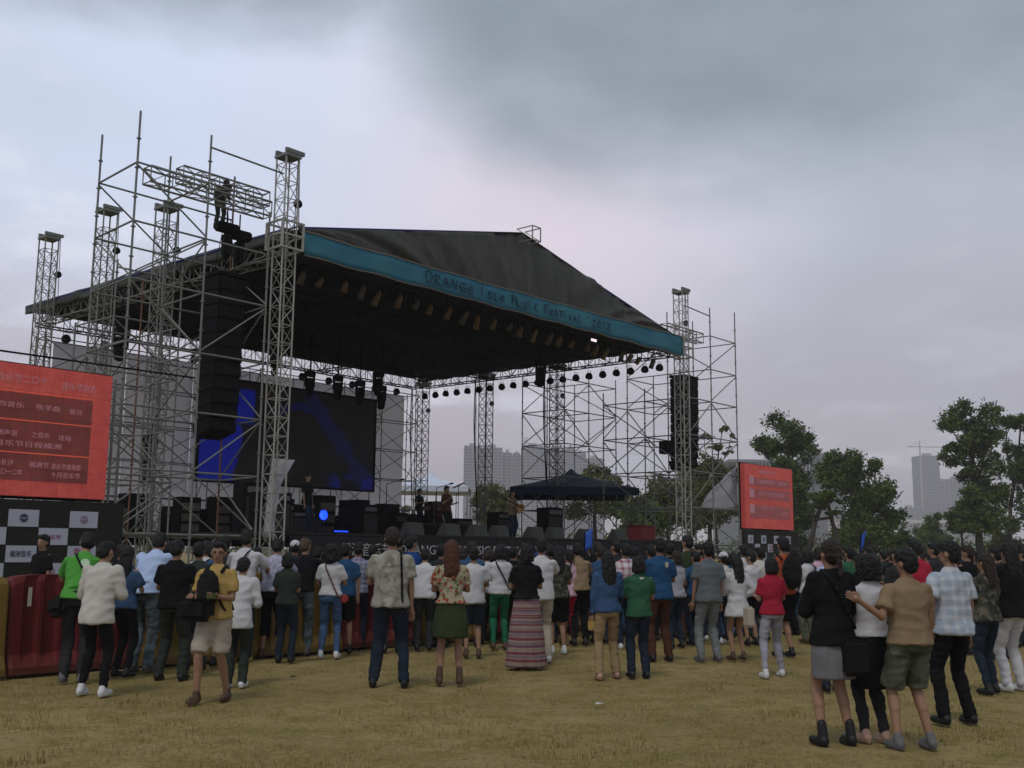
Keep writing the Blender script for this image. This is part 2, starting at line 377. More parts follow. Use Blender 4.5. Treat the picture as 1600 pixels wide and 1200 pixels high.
tree('nearly bare thin tree rising between the right scaffold poles', 1125, 70,
     [(1103, 682, .5, .6), (1130, 672, .45, .6), (1142, 682, .4, .5), (1118, 700, .5, .5), (1137, 705, .5, .5), (1098, 712, .5, .5)],
     [([(1120, 864), (1119, 760), (1122, 710), (1128, 668)], .1, .02), ([(1120, 745), (1103, 700), (1100, 680)], .04, .015), ([(1121, 740), (1140, 700), (1143, 678)], .04, .015)], 420, .12, M_leaf2, seed=12)
for i, (px, Y, py, lab) in enumerate([(770, 95, 768, 'low green bush just left of the navy canopy, behind the stage'), (1000, 75, 800, 'dark bush behind the right part of the deck'),
        (620, 120, 800, 'low bush far behind the drum riser'), (1420, 110, 845, 'low shrub between the broad tree and the bridge'), (1570, 100, 848, 'low shrub under the sparse tree at the right edge')]):
    tree(lab, px, Y, [(px - 14, py + 10, 1.3, .7), (px, py, 1.3, .7), (px + 15, py + 12, 1.4, .7), (px + 3, py + 30, 1.8, .7)], [([(px, 866), (px, py + 10)], .12, .05)], 2600, .17, M_leaf2 if i % 2 == 0 else M_leaf, 'bush', seed=20 + i)
# far wood along the horizon
rng = np.random.default_rng(5); cl = []
for i in range(230):
    a = -1.0 + 2.0 * i / 229; D = 230 + 60 * rng.random(); cl.append((math.sin(a) * D, math.cos(a) * D, 1.5 + rng.random() * 1.2, 3.2 + rng.random() * 2.2, .75))
link('distant_wood', foliage(cl, 30000, .55, rng), M_leaf, kind='stuff')

ORD = ['first', 'second', 'third', 'fourth', 'fifth', 'sixth', 'seventh', 'eighth', 'ninth', 'tenth', 'eleventh', 'twelfth', 'thirteenth', 'fourteenth', 'fifteenth', 'sixteenth', 'seventeenth', 'eighteenth', 'nineteenth', 'twentieth', 'twenty-first', 'twenty-second', 'twenty-third', 'twenty-fourth', 'twenty-fifth']
# ================================================================== STAGE STRUCTURE
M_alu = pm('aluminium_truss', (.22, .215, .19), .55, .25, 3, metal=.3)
M_alu2 = pm('bright_aluminium_truss', (.36, .35, .31), .5, .2, 3, metal=.3)
M_galv = pm('galvanised_scaffold_tube', (.19, .20, .18), .6, .35, 4, metal=.3)
M_rust = pm('orange_brown_scaffold_tube', (.16, .07, .04), .7, .3, 4)
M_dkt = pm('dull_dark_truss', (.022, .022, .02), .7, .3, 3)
M_black = pm('black_cloth', (.0045, .0045, .005), .9, .3, 3, .3)
M_blackm = pm('black_metal', (.004, .004, .0045), .75, .3, 5, spec=.12)
def fold_shade_pat(N, oc, out):  # stretched brownish and dark streaks paint fold shading into the tarp colour
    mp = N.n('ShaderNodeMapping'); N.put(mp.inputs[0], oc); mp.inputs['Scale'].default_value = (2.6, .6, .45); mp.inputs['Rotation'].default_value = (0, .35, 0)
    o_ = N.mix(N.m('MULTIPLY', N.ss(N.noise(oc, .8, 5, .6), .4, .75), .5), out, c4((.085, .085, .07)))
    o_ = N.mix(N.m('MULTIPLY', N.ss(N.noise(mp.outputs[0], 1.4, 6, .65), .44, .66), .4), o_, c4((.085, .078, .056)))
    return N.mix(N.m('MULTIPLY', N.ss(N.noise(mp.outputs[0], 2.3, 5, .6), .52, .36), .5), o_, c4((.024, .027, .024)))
M_tarp = pm('dark_olive_tarpaulin', (.045, .046, .04), .6, .25, 1.2, .35, bscale=2.5, pat=fold_shade_pat)
M_blue = pm('blue_edge_webbing', (.02, .03, .16), .6)
def teal_pat(N, oc, out):
    g = N.noise(oc, .5, 3, .5); return N.mix(N.ss(g, .35, .7), out, c4((.045, .20, .25)))
M_teal = pm('teal_banner_cloth', (.03, .15, .22), .7, .12, .6, .15, bscale=3, pat=teal_pat)

def scaffold(label, u, v, cols, lifts, bays, tops, rust=(), brace_seed=0, r=.026, group='scaffolding around the stage', skip=()):
    """ring scaffold: uprights with rosettes, ledgers, diagonal braces, each tube an object"""
    t = sthing('scaffold', label, 'scaffolding', u, v, 0, group); rng_ = random.Random(brace_seed)
    for i, (x, y) in enumerate(cols):
        H = tops[i]; m = MB().tube((0, 0, .08), (0, 0, H), r, 6)
        z = .5
        while z < H - .1: m.tube((0, 0, z - .012), (0, 0, z + .012), .055, 6); z += .68
        m.box(-.08, .08, -.08, .08, 0, .012)
        o = m.build('upright', M_rust if i in rust else M_galv, t, smooth=False); o.location = (x, y, 0)
    for k, (a, b) in enumerate(bays):
        xa, ya = cols[a]; xb, yb = cols[b]; top = min(tops[a], tops[b])
        for li, z in enumerate(lifts):
            if z > top or (k, li) in skip: continue
            rod('ledger', (xa, ya, z), (xb, yb, z), r * .9, M_galv, t)
            if li + 1 < len(lifts) and lifts[li + 1] <= top and rng_.random() < .8:
                z2 = lifts[li + 1]
                if (li + k) % 2: rod('brace', (xa, ya, z + .05), (xb, yb, z2 - .05), r * .8, M_galv, t)
                else: rod('brace', (xb, yb, z + .05), (xa, ya, z2 - .05), r * .8, M_galv, t)
    return t
LIFTS = [.35, 1.93, 3.33, 4.7, 6.08, 7.5, 8.8, 10.15]
# left wing: front outer corner at u=-4.6
scaffold('tall galvanised scaffold wing left of the stage, standing nearest the camera', -4.6, 0,
         [(0, 0), (1.85, 0), (3.62, 0), (.17, 2), (2.0, 2), (3.9, 2)], LIFTS,
         [(0, 1), (1, 2), (3, 4), (4, 5), (0, 3), (1, 4), (2, 5)], [11.35, 11.35, 9.9, 11.35, 11.35, 11.35], rust=(5,), brace_seed=3)
ts = [o for o in C.objects if o.get('label', '').startswith('tall galvanised')][0]
rod('ledger', (1.85, 0, 11.05), (3.9, -.1, 10.95), .024, M_galv, ts)
scaffold('lower scaffold bays along the left side of the stage behind the wing', -2.75, 4,
         [(0, 0), (1.9, 0), (0, 2), (1.9, 2), (1.9, 4)], LIFTS[:7],
         [(0, 1), (2, 3), (0, 2), (1, 3), (3, 4)], [9.0, 9.2, 7.6, 9.2, 7.6], rust=(3,), brace_seed=5)
scaffold('tall scaffold wing right of the stage with open upper poles', 18.4, 0,
         [(.2, 0), (1.9, 0), (3.9, 0), (.2, 2), (1.9, 2), (3.9, 2), (.2, 4), (1.9, 4), (3.9, 4)], LIFTS,
         [(1, 2), (0, 1), (4, 5), (3, 4), (7, 8), (6, 7), (0, 3), (1, 4), (2, 5), (3, 6), (4, 7), (5, 8)], [8, 11.3, 11.45, 8, 11.4, 11.35, 8, 11.2, 9.2], brace_seed=8)
scaffold('lower scaffold bays along the right side of the stage behind the wing', 18.6, 6,
         [(0, 0), (1.7, 0), (3.7, 0), (0, 2.3), (1.7, 2.3), (3.7, 2.3)], LIFTS[:7],
         [(0, 1), (1, 2), (3, 4), (4, 5), (0, 3), (1, 4), (2, 5)], [9.2, 9.2, 9.2, 9.2, 9.2, 9.2], brace_seed=9)
rt_ = [o for o in C.objects if o.get('label', '').startswith('tall scaffold wing right')][0]
rod('ledger', (-.2, -.1, 11.0), (1.9, 0, 10.95), .024, M_galv, rt_)
bcols = [(i * 2.17, j) for i in range(9) for j in (0, .7)]
scaffold('long scaffold wall in front of the grey backdrop cloth at the rear of the deck', 0.05, 13.55, bcols, [2.2, 3.4, 4.7, 6.0, 7.3, 8.6],
         [(i, i + 2) for i in range(16)] + [(i, i + 1) for i in range(0, 18, 2)], [8.7] * 18, brace_seed=11, r=.022)

def tower(label, u, v, H, single=True, w=.2):
    M_alu = M_alu2 if single else globals()['M_alu']
    t = sthing('truss_tower', label, 'truss tower', u, v, 0, 'truss towers carrying the stage roof')
    cs = [(-w, -w), (w, -w), (w, w), (-w, w)]
    for x, y in cs: rod('chord', (x, y, .1), (x, y, H - .15), .024, M_alu, t)
    lac = MB(); st = .46; nb = int((H - .5) / st)
    for k in range(nb + 1):
        z = .2 + k * st
        for i in range(4):
            a = cs[i]; b = cs[(i + 1) % 4]
            if single:
                rod('rung', (*a, z), (*b, z), .013, M_alu, t)
                if k < nb and i in (0, 3):
                    rod('diagonal', (*a, z) if k % 2 else (*b, z), (*b, z + st) if k % 2 else (*a, z + st), .011, M_alu, t)
                elif k < nb: lac.tube((*a, z) if k % 2 else (*b, z), (*b, z + st) if k % 2 else (*a, z + st), .011, 4)
            else:
                lac.tube((*a, z), (*b, z), .014, 4)
                if k < nb:
                    lac.tube((*a, z), (*b, z + st), .011, 4); lac.tube((*b, z), (*a, z + st), .011, 4)
    lac.build('lattice', M_alu, t, kind='stuff')
    MB().box(-w - .05, w + .05, -w - .05, w + .05, 0, .1).build('base_plate', M_blackm, t)
    hb = MB().box(-w - .03, w + .14, -w - .04, -w + .04, H - .1, H).box(-w - .03, w + .14, w - .04, w + .04, H - .1, H).box(-w - .04, w + .04, -w - .05, w + .05, H - .2, H - .125)
    hb.build('head_block', globals()['M_galv'], t)
    MB().tube((w + .16, -.05, H - 1.3), (w + .16, .05, H - 1.3), .11, 10).build('pulley', M_blackm, t)
    ch = MB()
    for d in (-.08, .06): ch.tube((w + .16 + d, 0, 9.6), (w + .14 + d * .3, 0, H - .1), .012, 4)
    ch.build('hoist_chain', M_blackm, t)
    if not single: return t
    sl_ = MB()
    for z in (9.02, 9.36, 9.7):
        for i in range(4):
            a = cs[i]; b = cs[(i + 1) % 4]; sl_.tube((a[0] * 1.6, a[1] * 1.6, z), (b[0] * 1.6, b[1] * 1.6, z), .032, 4)
    for a in cs: sl_.tube((a[0] * 1.6, a[1] * 1.6, 9), (a[0] * 1.6, a[1] * 1.6, 9.72), .036, 4)
    sl_.build('sleeve_block', M_alu, t)
    return t
tower('front left truss tower beside the teal banner, tallest in the picture', -.5, 0, 11.62)
tower('front right truss tower at the right end of the teal banner', 18.3, 0.1, 11.7)
for v, H, l in ((5.4, 11.35, 'second'), (8.8, 11.95, 'third'), (12.5, 11.8, 'rearmost')):
    tower(f'{l} truss tower along the left side of the roof', -.6, v, H, False, .22)
for v, H, l in ((6.2, 9.4, 'right-hand one'), (10.2, 9.4, 'middle one'), (14.2, 9.4, 'left-hand one')):
    tower(f'{l} of the three slim truss towers seen against the sky under the roof', 18.35, v, H, False, .22)

# roof -----------------------------------------------------------
roof = sthing('stage_roof', 'dark tarpaulin gable roof over the stage, hung on truss girders', 'stage roof')
UW, VD = 18.0, 14.4
def girder(p, q, z, parent=roof, h=.5, w=.22, name='truss_girder', mat=M_alu, chords=True):
    p = Vector((*p, z)); q = Vector((*q, z)); d = (q - p); L = d.length; d.normalize(); s = Vector((-d.y, d.x, 0)) * w
    up = Vector((0, 0, h)); lac = MB(); n = max(2, int(L / .5))
    cor = [-s, s, s + up, -s + up]
    for k in range(n + 1):
        c = p + d * (L * k / n)
        for i in range(4): lac.tube(c + cor[i], c + cor[(i + 1) % 4], .015, 4)
        if k < n:
            e = p + d * (L * (k + 1) / n)
            for i in range(4):
                a, b = (cor[i], cor[(i + 1) % 4]) if k % 2 else (cor[(i + 1) % 4], cor[i]); lac.tube(c + a, e + b, .013, 4)
    g = lac.build(name, mat, parent)
    if chords:
        for c in cor: rod('chord', p + c, q + c, .026, mat, g)
    return g
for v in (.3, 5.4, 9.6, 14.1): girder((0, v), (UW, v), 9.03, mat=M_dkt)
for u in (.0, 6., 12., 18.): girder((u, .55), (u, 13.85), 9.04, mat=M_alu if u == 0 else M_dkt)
# rafters up to the ridge
for v in (.6, 3.6, 7., 10.4, 13.9):
    for a, b in (((.1, 9.66), (9, 11.62)), ((17.9, 9.66), (9, 11.62))):
        g = MB(); A = Vector((a[0], v, a[1])); B = Vector((b[0], v, b[1])); n = 14
        for k in range(n):
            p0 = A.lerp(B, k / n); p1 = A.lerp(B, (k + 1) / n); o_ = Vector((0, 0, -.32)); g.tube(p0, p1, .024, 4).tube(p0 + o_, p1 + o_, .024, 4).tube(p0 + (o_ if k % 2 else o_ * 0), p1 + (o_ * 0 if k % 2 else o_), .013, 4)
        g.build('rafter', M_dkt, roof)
def sheet(name, fn, nu, nv, mat, parent, thick=.006, **pr):
    vs = [fn(i / nu, j / nv) for j in range(nv + 1) for i in range(nu + 1)]
    fs = [(j * (nu + 1) + i, j * (nu + 1) + i + 1, (j + 1) * (nu + 1) + i + 1, (j + 1) * (nu + 1) + i) for j in range(nv) for i in range(nu)]
    me = bpy.data.meshes.new(name); me.from_pydata([tuple(v) for v in vs], [], fs); me.polygons.foreach_set('use_smooth', [True] * len(fs))
    o = link(name, me, mat, parent, **pr); md = o.modifiers.new('thickness', 'SOLIDIFY'); md.thickness = thick; md.offset = 0; return o
def ztop(u): return 9.72 + (11.74 - 9.72) * (u / 9.0 if u <= 9 else (18 - u) / 9.0)
def gable(a, b):
    u = -.05 + 18.1 * a; zt = ztop(min(max(u, 0), 18)); z = 9.6 + (zt - 9.6) * b
    hgt = (zt - 9.6); slack = math.sin(math.pi * b) * .10 * hgt + .10 * noise.noise(Vector((u * .7 - b * (u - 9) * .35, b * .8, 8)))
    f = .16 * noise.noise(Vector((u * 1.5 - b * 2.2 * (u - 9) * .25, b * .5, 1))) + .10 * noise.noise(Vector((u * 3.6 - b * (u - 9) * .5, b, 4)))
    return (u, .02 - slack * .3 + .45 * b * hgt * .25 + f * min(1, hgt), z)
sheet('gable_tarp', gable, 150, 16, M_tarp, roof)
def slope(side):
    def f(a, b):
        u0 = -.25 if side < 0 else 18.25
        u = u0 + (9 - u0) * a; zz = ztop(min(max(u, 0), 18)) - (.12 if a == 0 else 0)
        return (u, .2 + (VD + .1) * b, zz + .03 - .06 * abs(math.sin(b * math.pi * 4)) * (1 - a * .5) + .02 * noise.noise(Vector((u, b * 9, 2))))
    return f
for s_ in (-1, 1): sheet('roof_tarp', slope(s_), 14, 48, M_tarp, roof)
def side(u0, sgn):
    def f(a, b): return (u0 + sgn * (.03 + .05 * noise.noise(Vector((a * 22, b, 7)))), .2 + 14.3 * a, 9.72 - .3 * b - .05 * abs(math.sin(a * math.pi * 12)) * b)
    return f
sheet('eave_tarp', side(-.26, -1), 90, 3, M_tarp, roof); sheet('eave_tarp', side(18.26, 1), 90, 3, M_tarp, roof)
ed = MB(); pts = [Vector((u, .1 + .35 * (ztop(u) - 9.6) * .3, ztop(u) + .035)) for u in np.linspace(0, 18, 37)]
ed.poly(pts, .028, 5); ed.build('edge_webbing', M_blue, roof)
ed = MB(); ed.poly([(-.28, .2 + 14.3 * k / 20, 9.66 + .01 * math.sin(k)) for k in range(21)], .03); ed.build('edge_webbing', M_blue, roof)
def bgable(a, b):
    u = .1 + 17.8 * a; return (u, 14.3 + .05 * noise.noise(Vector((u * 2, b, 3))), 9.5 + (max(ztop(u), 9.52) - 9.5) * b)
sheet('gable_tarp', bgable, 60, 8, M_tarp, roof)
# black liner under the tarp
def liner(side_):
    def f(a, b):
        u = (.3 if side_ < 0 else 17.7) + (9 - (.3 if side_ < 0 else 17.7)) * a
        return (u, .7 + 13. * b, 9.58 + (11.1 - 9.58) * a - .12 * abs(math.sin(b * math.pi * 5)))
    return f
for s_ in (-1, 1): sheet('ceiling_drape', liner(s_), 10, 40, M_black, roof)
pk = MB(); 
for z in (11.4, 11.85):
    pk.tube((8.8, -.35, z), (9.2, -.35, z), .02, 4).tube((8.8, -.35, z), (8.8, .3, z), .02, 4).tube((9.2, -.35, z), (9.2, .3, z), .02, 4)
for x in (8.8, 9.2): pk.tube((x, -.35, 11.4), (x, -.35, 11.85), .02, 4).tube((x, -.35, 11.4), (x, .3, 11.85), .014, 4)
pk.build('ridge_truss_end', M_alu, roof)
# banner
ban = sthing('banner', 'long teal cloth banner with the festival name in dark brush lettering along the roof front', 'banner', 0, -.12, 0)
def banf(a, b): return (.02 + 18.06 * a, -.015 + .03 * noise.noise(Vector((a * 34, b * 2, 0))), 8.99 + .60 * b + .13 * a * b * a + .022 * math.sin(a * 57) * (1 - b) + .014 * math.sin(a * 41 + 1) * b)
sheet('cloth', banf, 90, 4, M_teal, ban)
for r_, dz_, w_ in ((1, .015, .018), (0, -.01, .014)): MB().poly([Vector(banf(k / 40, r_)) + Vector((0, -.02, dz_)) for k in range(41)], w_, 4).build('hem', pm('tan_hem', (.22, .18, .14), .8), ban)
GLY = {'O': [[(0.5, 1), (.1, .8), (0, .4), (.3, 0), (.75, .1), (1, .5), (.8, .9), (.4, 1.02)]], 'R': [[(.1, 0), (.15, 1)], [(0, .95), (.7, 1), (.85, .75), (.2, .5), (1, 0)]],
       'A': [[(0, 0), (.45, .95), (.95, 0)], [(.2, .38), (.8, .4)]], 'N': [[(0, 0), (.1, .9), (.75, .05), (.85, .95)]], 'U': [[(0, .9), (.05, .2), (.4, 0), (.8, .15), (.85, .9)]],
       'G': [[(.9, .8), (.5, .95), (.05, .5), (.4, 0), (.9, .15), (.9, .45), (.55, .45)]], 'e': [[(.1, .4), (.85, .5), (.6, .85), (.15, .65), (.1, .25), (.5, 0), (.9, .15)]],
       'i': [[(0, 1.15), (.25, 1.1)], [(.1, .9), (.15, 0)]], 's': [[(.8, .8), (.3, .9), (.1, .65), (.8, .3), (.5, .02), (0, .1)]], 'l': [[(.2, 1), (.15, .05), (.8, 0)]],
       'M': [[(0, 0), (.05, 1), (.5, .4), (.9, 1), (1, 0)]], 'c': [[(.8, .8), (.3, .85), (.05, .4), (.4, 0), (.9, .1)]], 'F': [[(.1, 0), (.1, 1), (.9, .95)], [(.1, .5), (.7, .52)]],
       't': [[(.4, .95), (.4, 0)], [(0, .8), (.85, .85)]], 'v': [[(0, .85), (.35, 0), (.8, .9)]], 'a': [[(0, 0), (.35, .8), (.7, 0)], [(.15, .3), (.6, .32)]],
       '2': [[(.1, .8), (.5, 1), (.8, .7), (.05, .05), (.95, 0)]], '0': [[(.5, 1), (.1, .6), (.25, .05), (.7, .1), (.85, .6), (.5, 1)]], '1': [[(.2, .8), (.5, 1), (.5, 0)]], "'": [[(.2, 1.1), (.1, .85)]]}
M_ink = pm('dark_brush_paint', (.012, .03, .06), .8)
for word, u0, u1, hs in (('ORANGe', 4.25, 6.35, .36), ('isle', 6.6, 7.75, .34), ('Music', 8.02, 9.38, .32), ('Festival', 9.62, 11.65, .32), ("'2012", 11.9, 13.3, .30)):
    m = MB(); wd = (u1 - u0) / len(word)
    for i, ch in enumerate(word):
        for st in (GLY.get(ch) or GLY.get(ch.upper()) or GLY.get(ch.lower())):
            k = .82 if ch.isupper() or ch.isdigit() else .72
            P = []
            for (a, b) in st:
                uu = u0 + (i + .05 + a * .78) * wd; base = 9.12 + .005 * uu + .02 * math.sin(uu * 5)
                P.append(Vector((uu, -.07, base + b * hs * (k + .18 * (i == 0)))))
            m.poly(P, .016, 5)
    m.build('lettering', M_ink, ban)

# lamps ----------------------------------------------------------
M_brass = pm('tarnished_lamp_can', (.17, .115, .05), .5, .3, 6, metal=.3)
M_can = pm('grey_lamp_can', (.10, .085, .06), .5, .3, 6, metal=.3)
def parcan_mesh():
    m = MB(); m.tube((0, 0, 0), (0, 0, -.36), .10, 10, .115).tube((0, 0, 0), (0, 0, .1), .10, 10, .03); return m.mesh('lamp_can', True)
YOKE = MB().poly([(-.13, 0, -.12), (-.13, 0, .2), (.13, 0, .2), (.13, 0, -.12)], .012, 4).mesh('yoke'); YOKE.materials.append(M_blackm)
cansA = parcan_mesh(); cansA.materials.append(M_brass); cansB = parcan_mesh(); cansB.materials.append(M_can)
us = list(np.linspace(.75, 17.3, 25))
zones = ['left end', 'left part', 'middle', 'right part', 'right end']
for i, u in enumerate(us):
    t = sthing('par_lamp', f'{ORD[i]} lamp can from the left under the teal banner, {"brassy" if i % 3 else "grey"}', 'stage lamp', u, .8 + .1 * math.sin(i * 2), 8.96, 'lamp cans in a row under the banner')
    c = link('lamp_can', cansA if i % 3 else cansB, None, t); c.rotation_euler = (R(28 + 8 * math.sin(i * 1.7)), R(10 * math.sin(i * 2.3)), 0); c.location = (0, 0, -.15)
    y = link('yoke', YOKE, None, t); y.location = (0, 0, -.12); c.scale = (.82, .82, .85 + .2 * math.sin(i * 5.1))
spot_b = MB().tube((0, 0, .07), (0, 0, .02), .05, 10, .10).tube((0, 0, .02), (0, 0, -.07), .10, 10, .115).tube((0, 0, -.07), (0, 0, -.11), .115, 10, .09).mesh('lamp_head', True); spot_b.materials.append(M_blackm)
for i, v in enumerate(np.linspace(.9, 13.7, 20)):
    t = sthing('spot_lamp', f'{ORD[i]} small round lamp along the roof right side, counted from the front right tower', 'stage lamp', 18.0, v, 8.95, 'small lamps along the right side girder')
    c = link('lamp_head', spot_b, None, t); c.rotation_euler = (R(20), R(-25 + 15 * math.sin(i * 3)), 0); c.location = (0, 0, -.26); c.scale = (1.35,) * 3
    y = link('yoke', YOKE, None, t); y.location = (0, 0, -.22); y.scale = (.8, .8, .7)
for i, u in enumerate((.8, 2.2, 5.8, 7.7, 9.5, 10.9, 12.3, 13.6, 14.9, 16.2)):
    t = sthing('spot_lamp', f'{ORD[i]} small round lamp from the left along the rear girder above the backdrop', 'stage lamp', u, 13.7, 8.95, 'small lamps along the rear girder')
    c = link('lamp_head', spot_b, None, t); c.rotation_euler = (R(-20), 0, 0); c.location = (0, 0, -.26); c.scale = (1.4,) * 3
    y = link('yoke', YOKE, None, t); y.location = (0, 0, -.22); y.scale = (.8, .8, .7)
MH = MB().tube((0, 0, .22), (0, 0, -.12), .16, 10, .19).tube((0, 0, -.12), (0, 0, -.45), .2, 10, .15).tube((0, 0, -.45), (0, 0, -.5), .15, 10, .05).mesh('head', True); MH.materials.append(M_blackm)
MBs = bevel_mesh(MB().box(-.2, .2, -.16, .16, .28, .5).mesh('base'), .03); MBs.materials.append(M_blackm)
MArm = MB().box(-.235, -.19, -.06, .06, -.1, .3).box(.19, .235, -.06, .06, -.1, .3).mesh('arm'); MArm.materials.append(M_blackm)
for (u, v, z, lab) in ((6.8, 8, 7.2, 'first'), (8.05, 8, 7.2, 'second'), (9.1, 8, 7.15, 'third'), (10.15, 8, 7.1, 'fourth')):
    t = sthing('moving_head_lamp', f'{lab} from the left of four big black moving lamps above the blue screen', 'stage lamp', u, v, z + .1, 'big moving lamps above the screen')
    for n_, me_ in (('head', MH), ('base', MBs), ('arm', MArm)): link(n_, me_, None, t)
    t.scale = (.82, .82, .9)
    MB().tube((0, 0, .5), (0, 0, (9.0 - z) / .9), .03, 5).build('drop_pipe', M_blackm, t)
for (u, v, z, lab) in ((13.7, 3.3, 8.1, 'single big black moving lamp right of the middle, under the roof'), (3.4, 5.4, 7.6, 'big black moving lamp behind the left scaffold, upper one'), (1.6, 6.4, 7.0, 'large black moving lamp hanging low behind the left scaffold'),
                       (-.6, 7.5, 7.5, 'tilted black lamp between the left truss towers'), (13.1, 11.5, 8.4, 'medium black lamp left of the middle slim tower')):
    t = sthing('moving_head_lamp', lab, 'stage lamp', u, v, z, None)
    for n_, me_ in (('head', MH), ('base', MBs), ('arm', MArm)): link(n_, me_, None, t)
    MB().tube((0, 0, .5), (0, 0, 9.05 - z), .03, 5).build('drop_pipe', M_blackm, t)

# loudspeaker arrays --------------------------------------------
def array(label, u, v, ztop_, n, tiltsum):
    t = sthing('line_array', label, 'loudspeaker', u, v, 0); hh = .36; z = ztop_; a = 0; y = 0
    MB().box(-.55, .55, -.35, .35, ztop_ + .03, ztop_ + .12).build('flying_frame', M_blackm, t)
    cabs = bevel_mesh(MB().box(-.5, .5, -.36, .36, -hh + .015, 0).mesh('cabinet'), .02); cabs.materials.append(M_blackm)
    gr = MB()
    for k in range(1, 9): gr.box(-.5 + k * .107, -.5 + k * .107 + .05, -.372, -.362, -hh + .05, -.04)
    grm = gr.mesh('grille'); grm.materials.append(pm('speaker_grille', (.008, .008, .009), .8))
    for k in range(n):
        a = -tiltsum * (k / n) ** 2
        c = link('cabinet', cabs, None, t); c.location = (0, y, z); c.rotation_euler = (a, 0, 0)
        g = link('grille', grm, None, c)
        z -= hh * math.cos(a); y += hh * math.sin(-a) * .6
    MB().tube((0, 0, ztop_ + .1), (0, 0, 10.0), .02, 4).tube((.4, 0, ztop_ + .1), (.1, 0, 9.9), .012, 4).tube((-.4, 0, ztop_ + .1), (-.1, 0, 9.9), .012, 4).build('hoist_chain', M_blackm, t)
    return t
array('tall black loudspeaker column hanging in the left scaffold wing', -1.35, 1.25, 8.3, 11, .3).scale.x = .78
array('tall black loudspeaker column hanging behind the front right tower', 20.25, 1.2, 8.5, 10, .25)
rbox('subwoofer', 0, .4, 0, .4, 0, .5, M_blackm, None)
tag(C.objects['subwoofer'], 'small black speaker box left of the right loudspeaker column', 'loudspeaker'); C.objects['subwoofer'].location = S(19.1, 1.3, 5.45); C.objects['subwoofer'].rotation_euler = (0, 0, SYAW)
# cantilever girders that carry them
for (lab, u0, v0, z, L_) in (('box truss lying on top of the left scaffold wing, nearer one', -3.95, .7, 10.0, 3.4), ('box truss lying on top of the left scaffold wing, farther one', -2.5, 1.7, 10.65, 2.6), ('box truss lying on top of the right scaffold wing', 18.5, 1.0, 10.1, 2.7)):
    t = sthing('box_truss', lab, 'truss', u0, v0, z); girder((0, 0), (L_, 0), 0, t, .38, .17, 'lattice')
for (u, v, z, l) in ((-1.4, 1.2, 9.62, 'left'), (-.95, 1.3, 9.55, 'right'), ):
    t = sthing('chain_hoist', f'black motor hoist with chain bag on the left wing, {l} one of two', 'hoist', u, v, z, 'motor hoists on the left wing')
    rbox('motor', -.3, .32, -.14, .14, -.12, .12, M_blackm, t, .04); rbox('chain_bag', -.1, .14, -.12, .12, -.75, -.13, M_black, t, .06)
    MB().tube((0, 0, .12), (0, 0, .55), .02, 5).build('hook', M_blackm, t)

# cables hanging from the roof beside the slim towers
for (u, v, l) in ((18.1, 14.75, 'left'), (18.1, 10.7, 'middle'), (18.1, 6.75, 'right')):
    m = MB()
    for k in range(3): m.poly([(.05 * k + .1 * math.sin(j * .6 + k) * (j / 12), .04 * k - .3 * (1 - j / 12), 2.1 + 7 * j / 12) for j in range(13)], .022 - .005 * k, 4)
    o = m.build('cable', M_black, None); tag(o, f'black cable bundle hanging beside the {l} one of the three slim truss towers', 'cable', 'cable bundles beside the slim towers'); o.location = S(u, v, 0); o.rotation_euler = (0, 0, SYAW)
# deck -----------------------------------------------------------
deck = sthing('stage_deck', 'black raised stage deck with white lettering along its front skirt', 'stage')
M_deck = pm('black_deck_board', (.012, .011, .010), .6, .3, 2, .2)
pan = MB().box(.006, 1.99, .006, 1.99, -.06, 0).mesh('deck_panel'); pan.materials.append(M_deck)
for i in range(9):
    for j in range(7): o = link('deck_panel', pan, None, deck); o.location = (i * 2, j * 2.06, 2.05)
MB().box(0, 18, .05, .1, 1.75, 1.988).box(0, 18, 14.3, 14.35, 1.7, 1.985).build('edge_beam', M_blackm, deck)
def skirt(a, b): return (18 * a, -.03 + .03 * math.sin(a * 260) * (1 - b * .7), .0 + 1.97 * b)
sheet('skirt', skirt, 520, 2, M_black, deck)
M_white = pm('white_print', (.36, .36, .38), .7)
put_text('橘洲音乐节', .36, 1.6, 1.5, -.09, M_white, deck, width=1.7)
put_text('ORANGE ISLE MUSIC FESTIVAL', .36, 3.6, 1.52, -.09, M_white, deck, width=5.4)
put_text('2012', .36, 9.3, 1.52, -.09, pm('blue_print', (.03, .1, .45), .7), deck, width=1.1)
put_text('橘洲', .4, 10.9, 1.5, -.09, M_white, deck, width=.8)
for i in range(10):
    MB().tube((i * 1.98 + .1, .35, 0), (i * 1.98 + .1, .35, 1.98), .03, 6).build('deck_leg', M_galv, deck)

# backdrop cloth and video screen --------------------------------
def translucent(m, k=.6):
    t = m.node_tree; b = t.nodes['Principled BSDF']; o = t.nodes['Material Output']; tr = t.nodes.new('ShaderNodeBsdfTranslucent'); mx = t.nodes.new('ShaderNodeMixShader'); mx.inputs[0].default_value = k
    t.links.new(b.inputs['Base Color'].links[0].from_socket, tr.inputs[0]); t.links.new(b.outputs[0], mx.inputs[1]); t.links.new(tr.outputs[0], mx.inputs[2]); t.links.new(mx.outputs[0], o.inputs[0]); return m
bd = sthing('backdrop', 'light grey cloth wall stretched along the rear of the stage', 'backdrop', 0, 14.45, 0)
M_grey = translucent(pm('light_grey_cloth', (.82, .80, .81), .85, .06, .6, .2), .65)
for k in range(6):
    w0 = .75 + k * 2.78
    sheet('cloth_panel', (lambda w0: lambda a, b: (w0 + 2.76 * a, .03 * noise.noise(Vector((w0 + a * 4, b * 3, 0))), 2.0 + 6.62 * b))(w0), 10, 12, M_grey, bd)
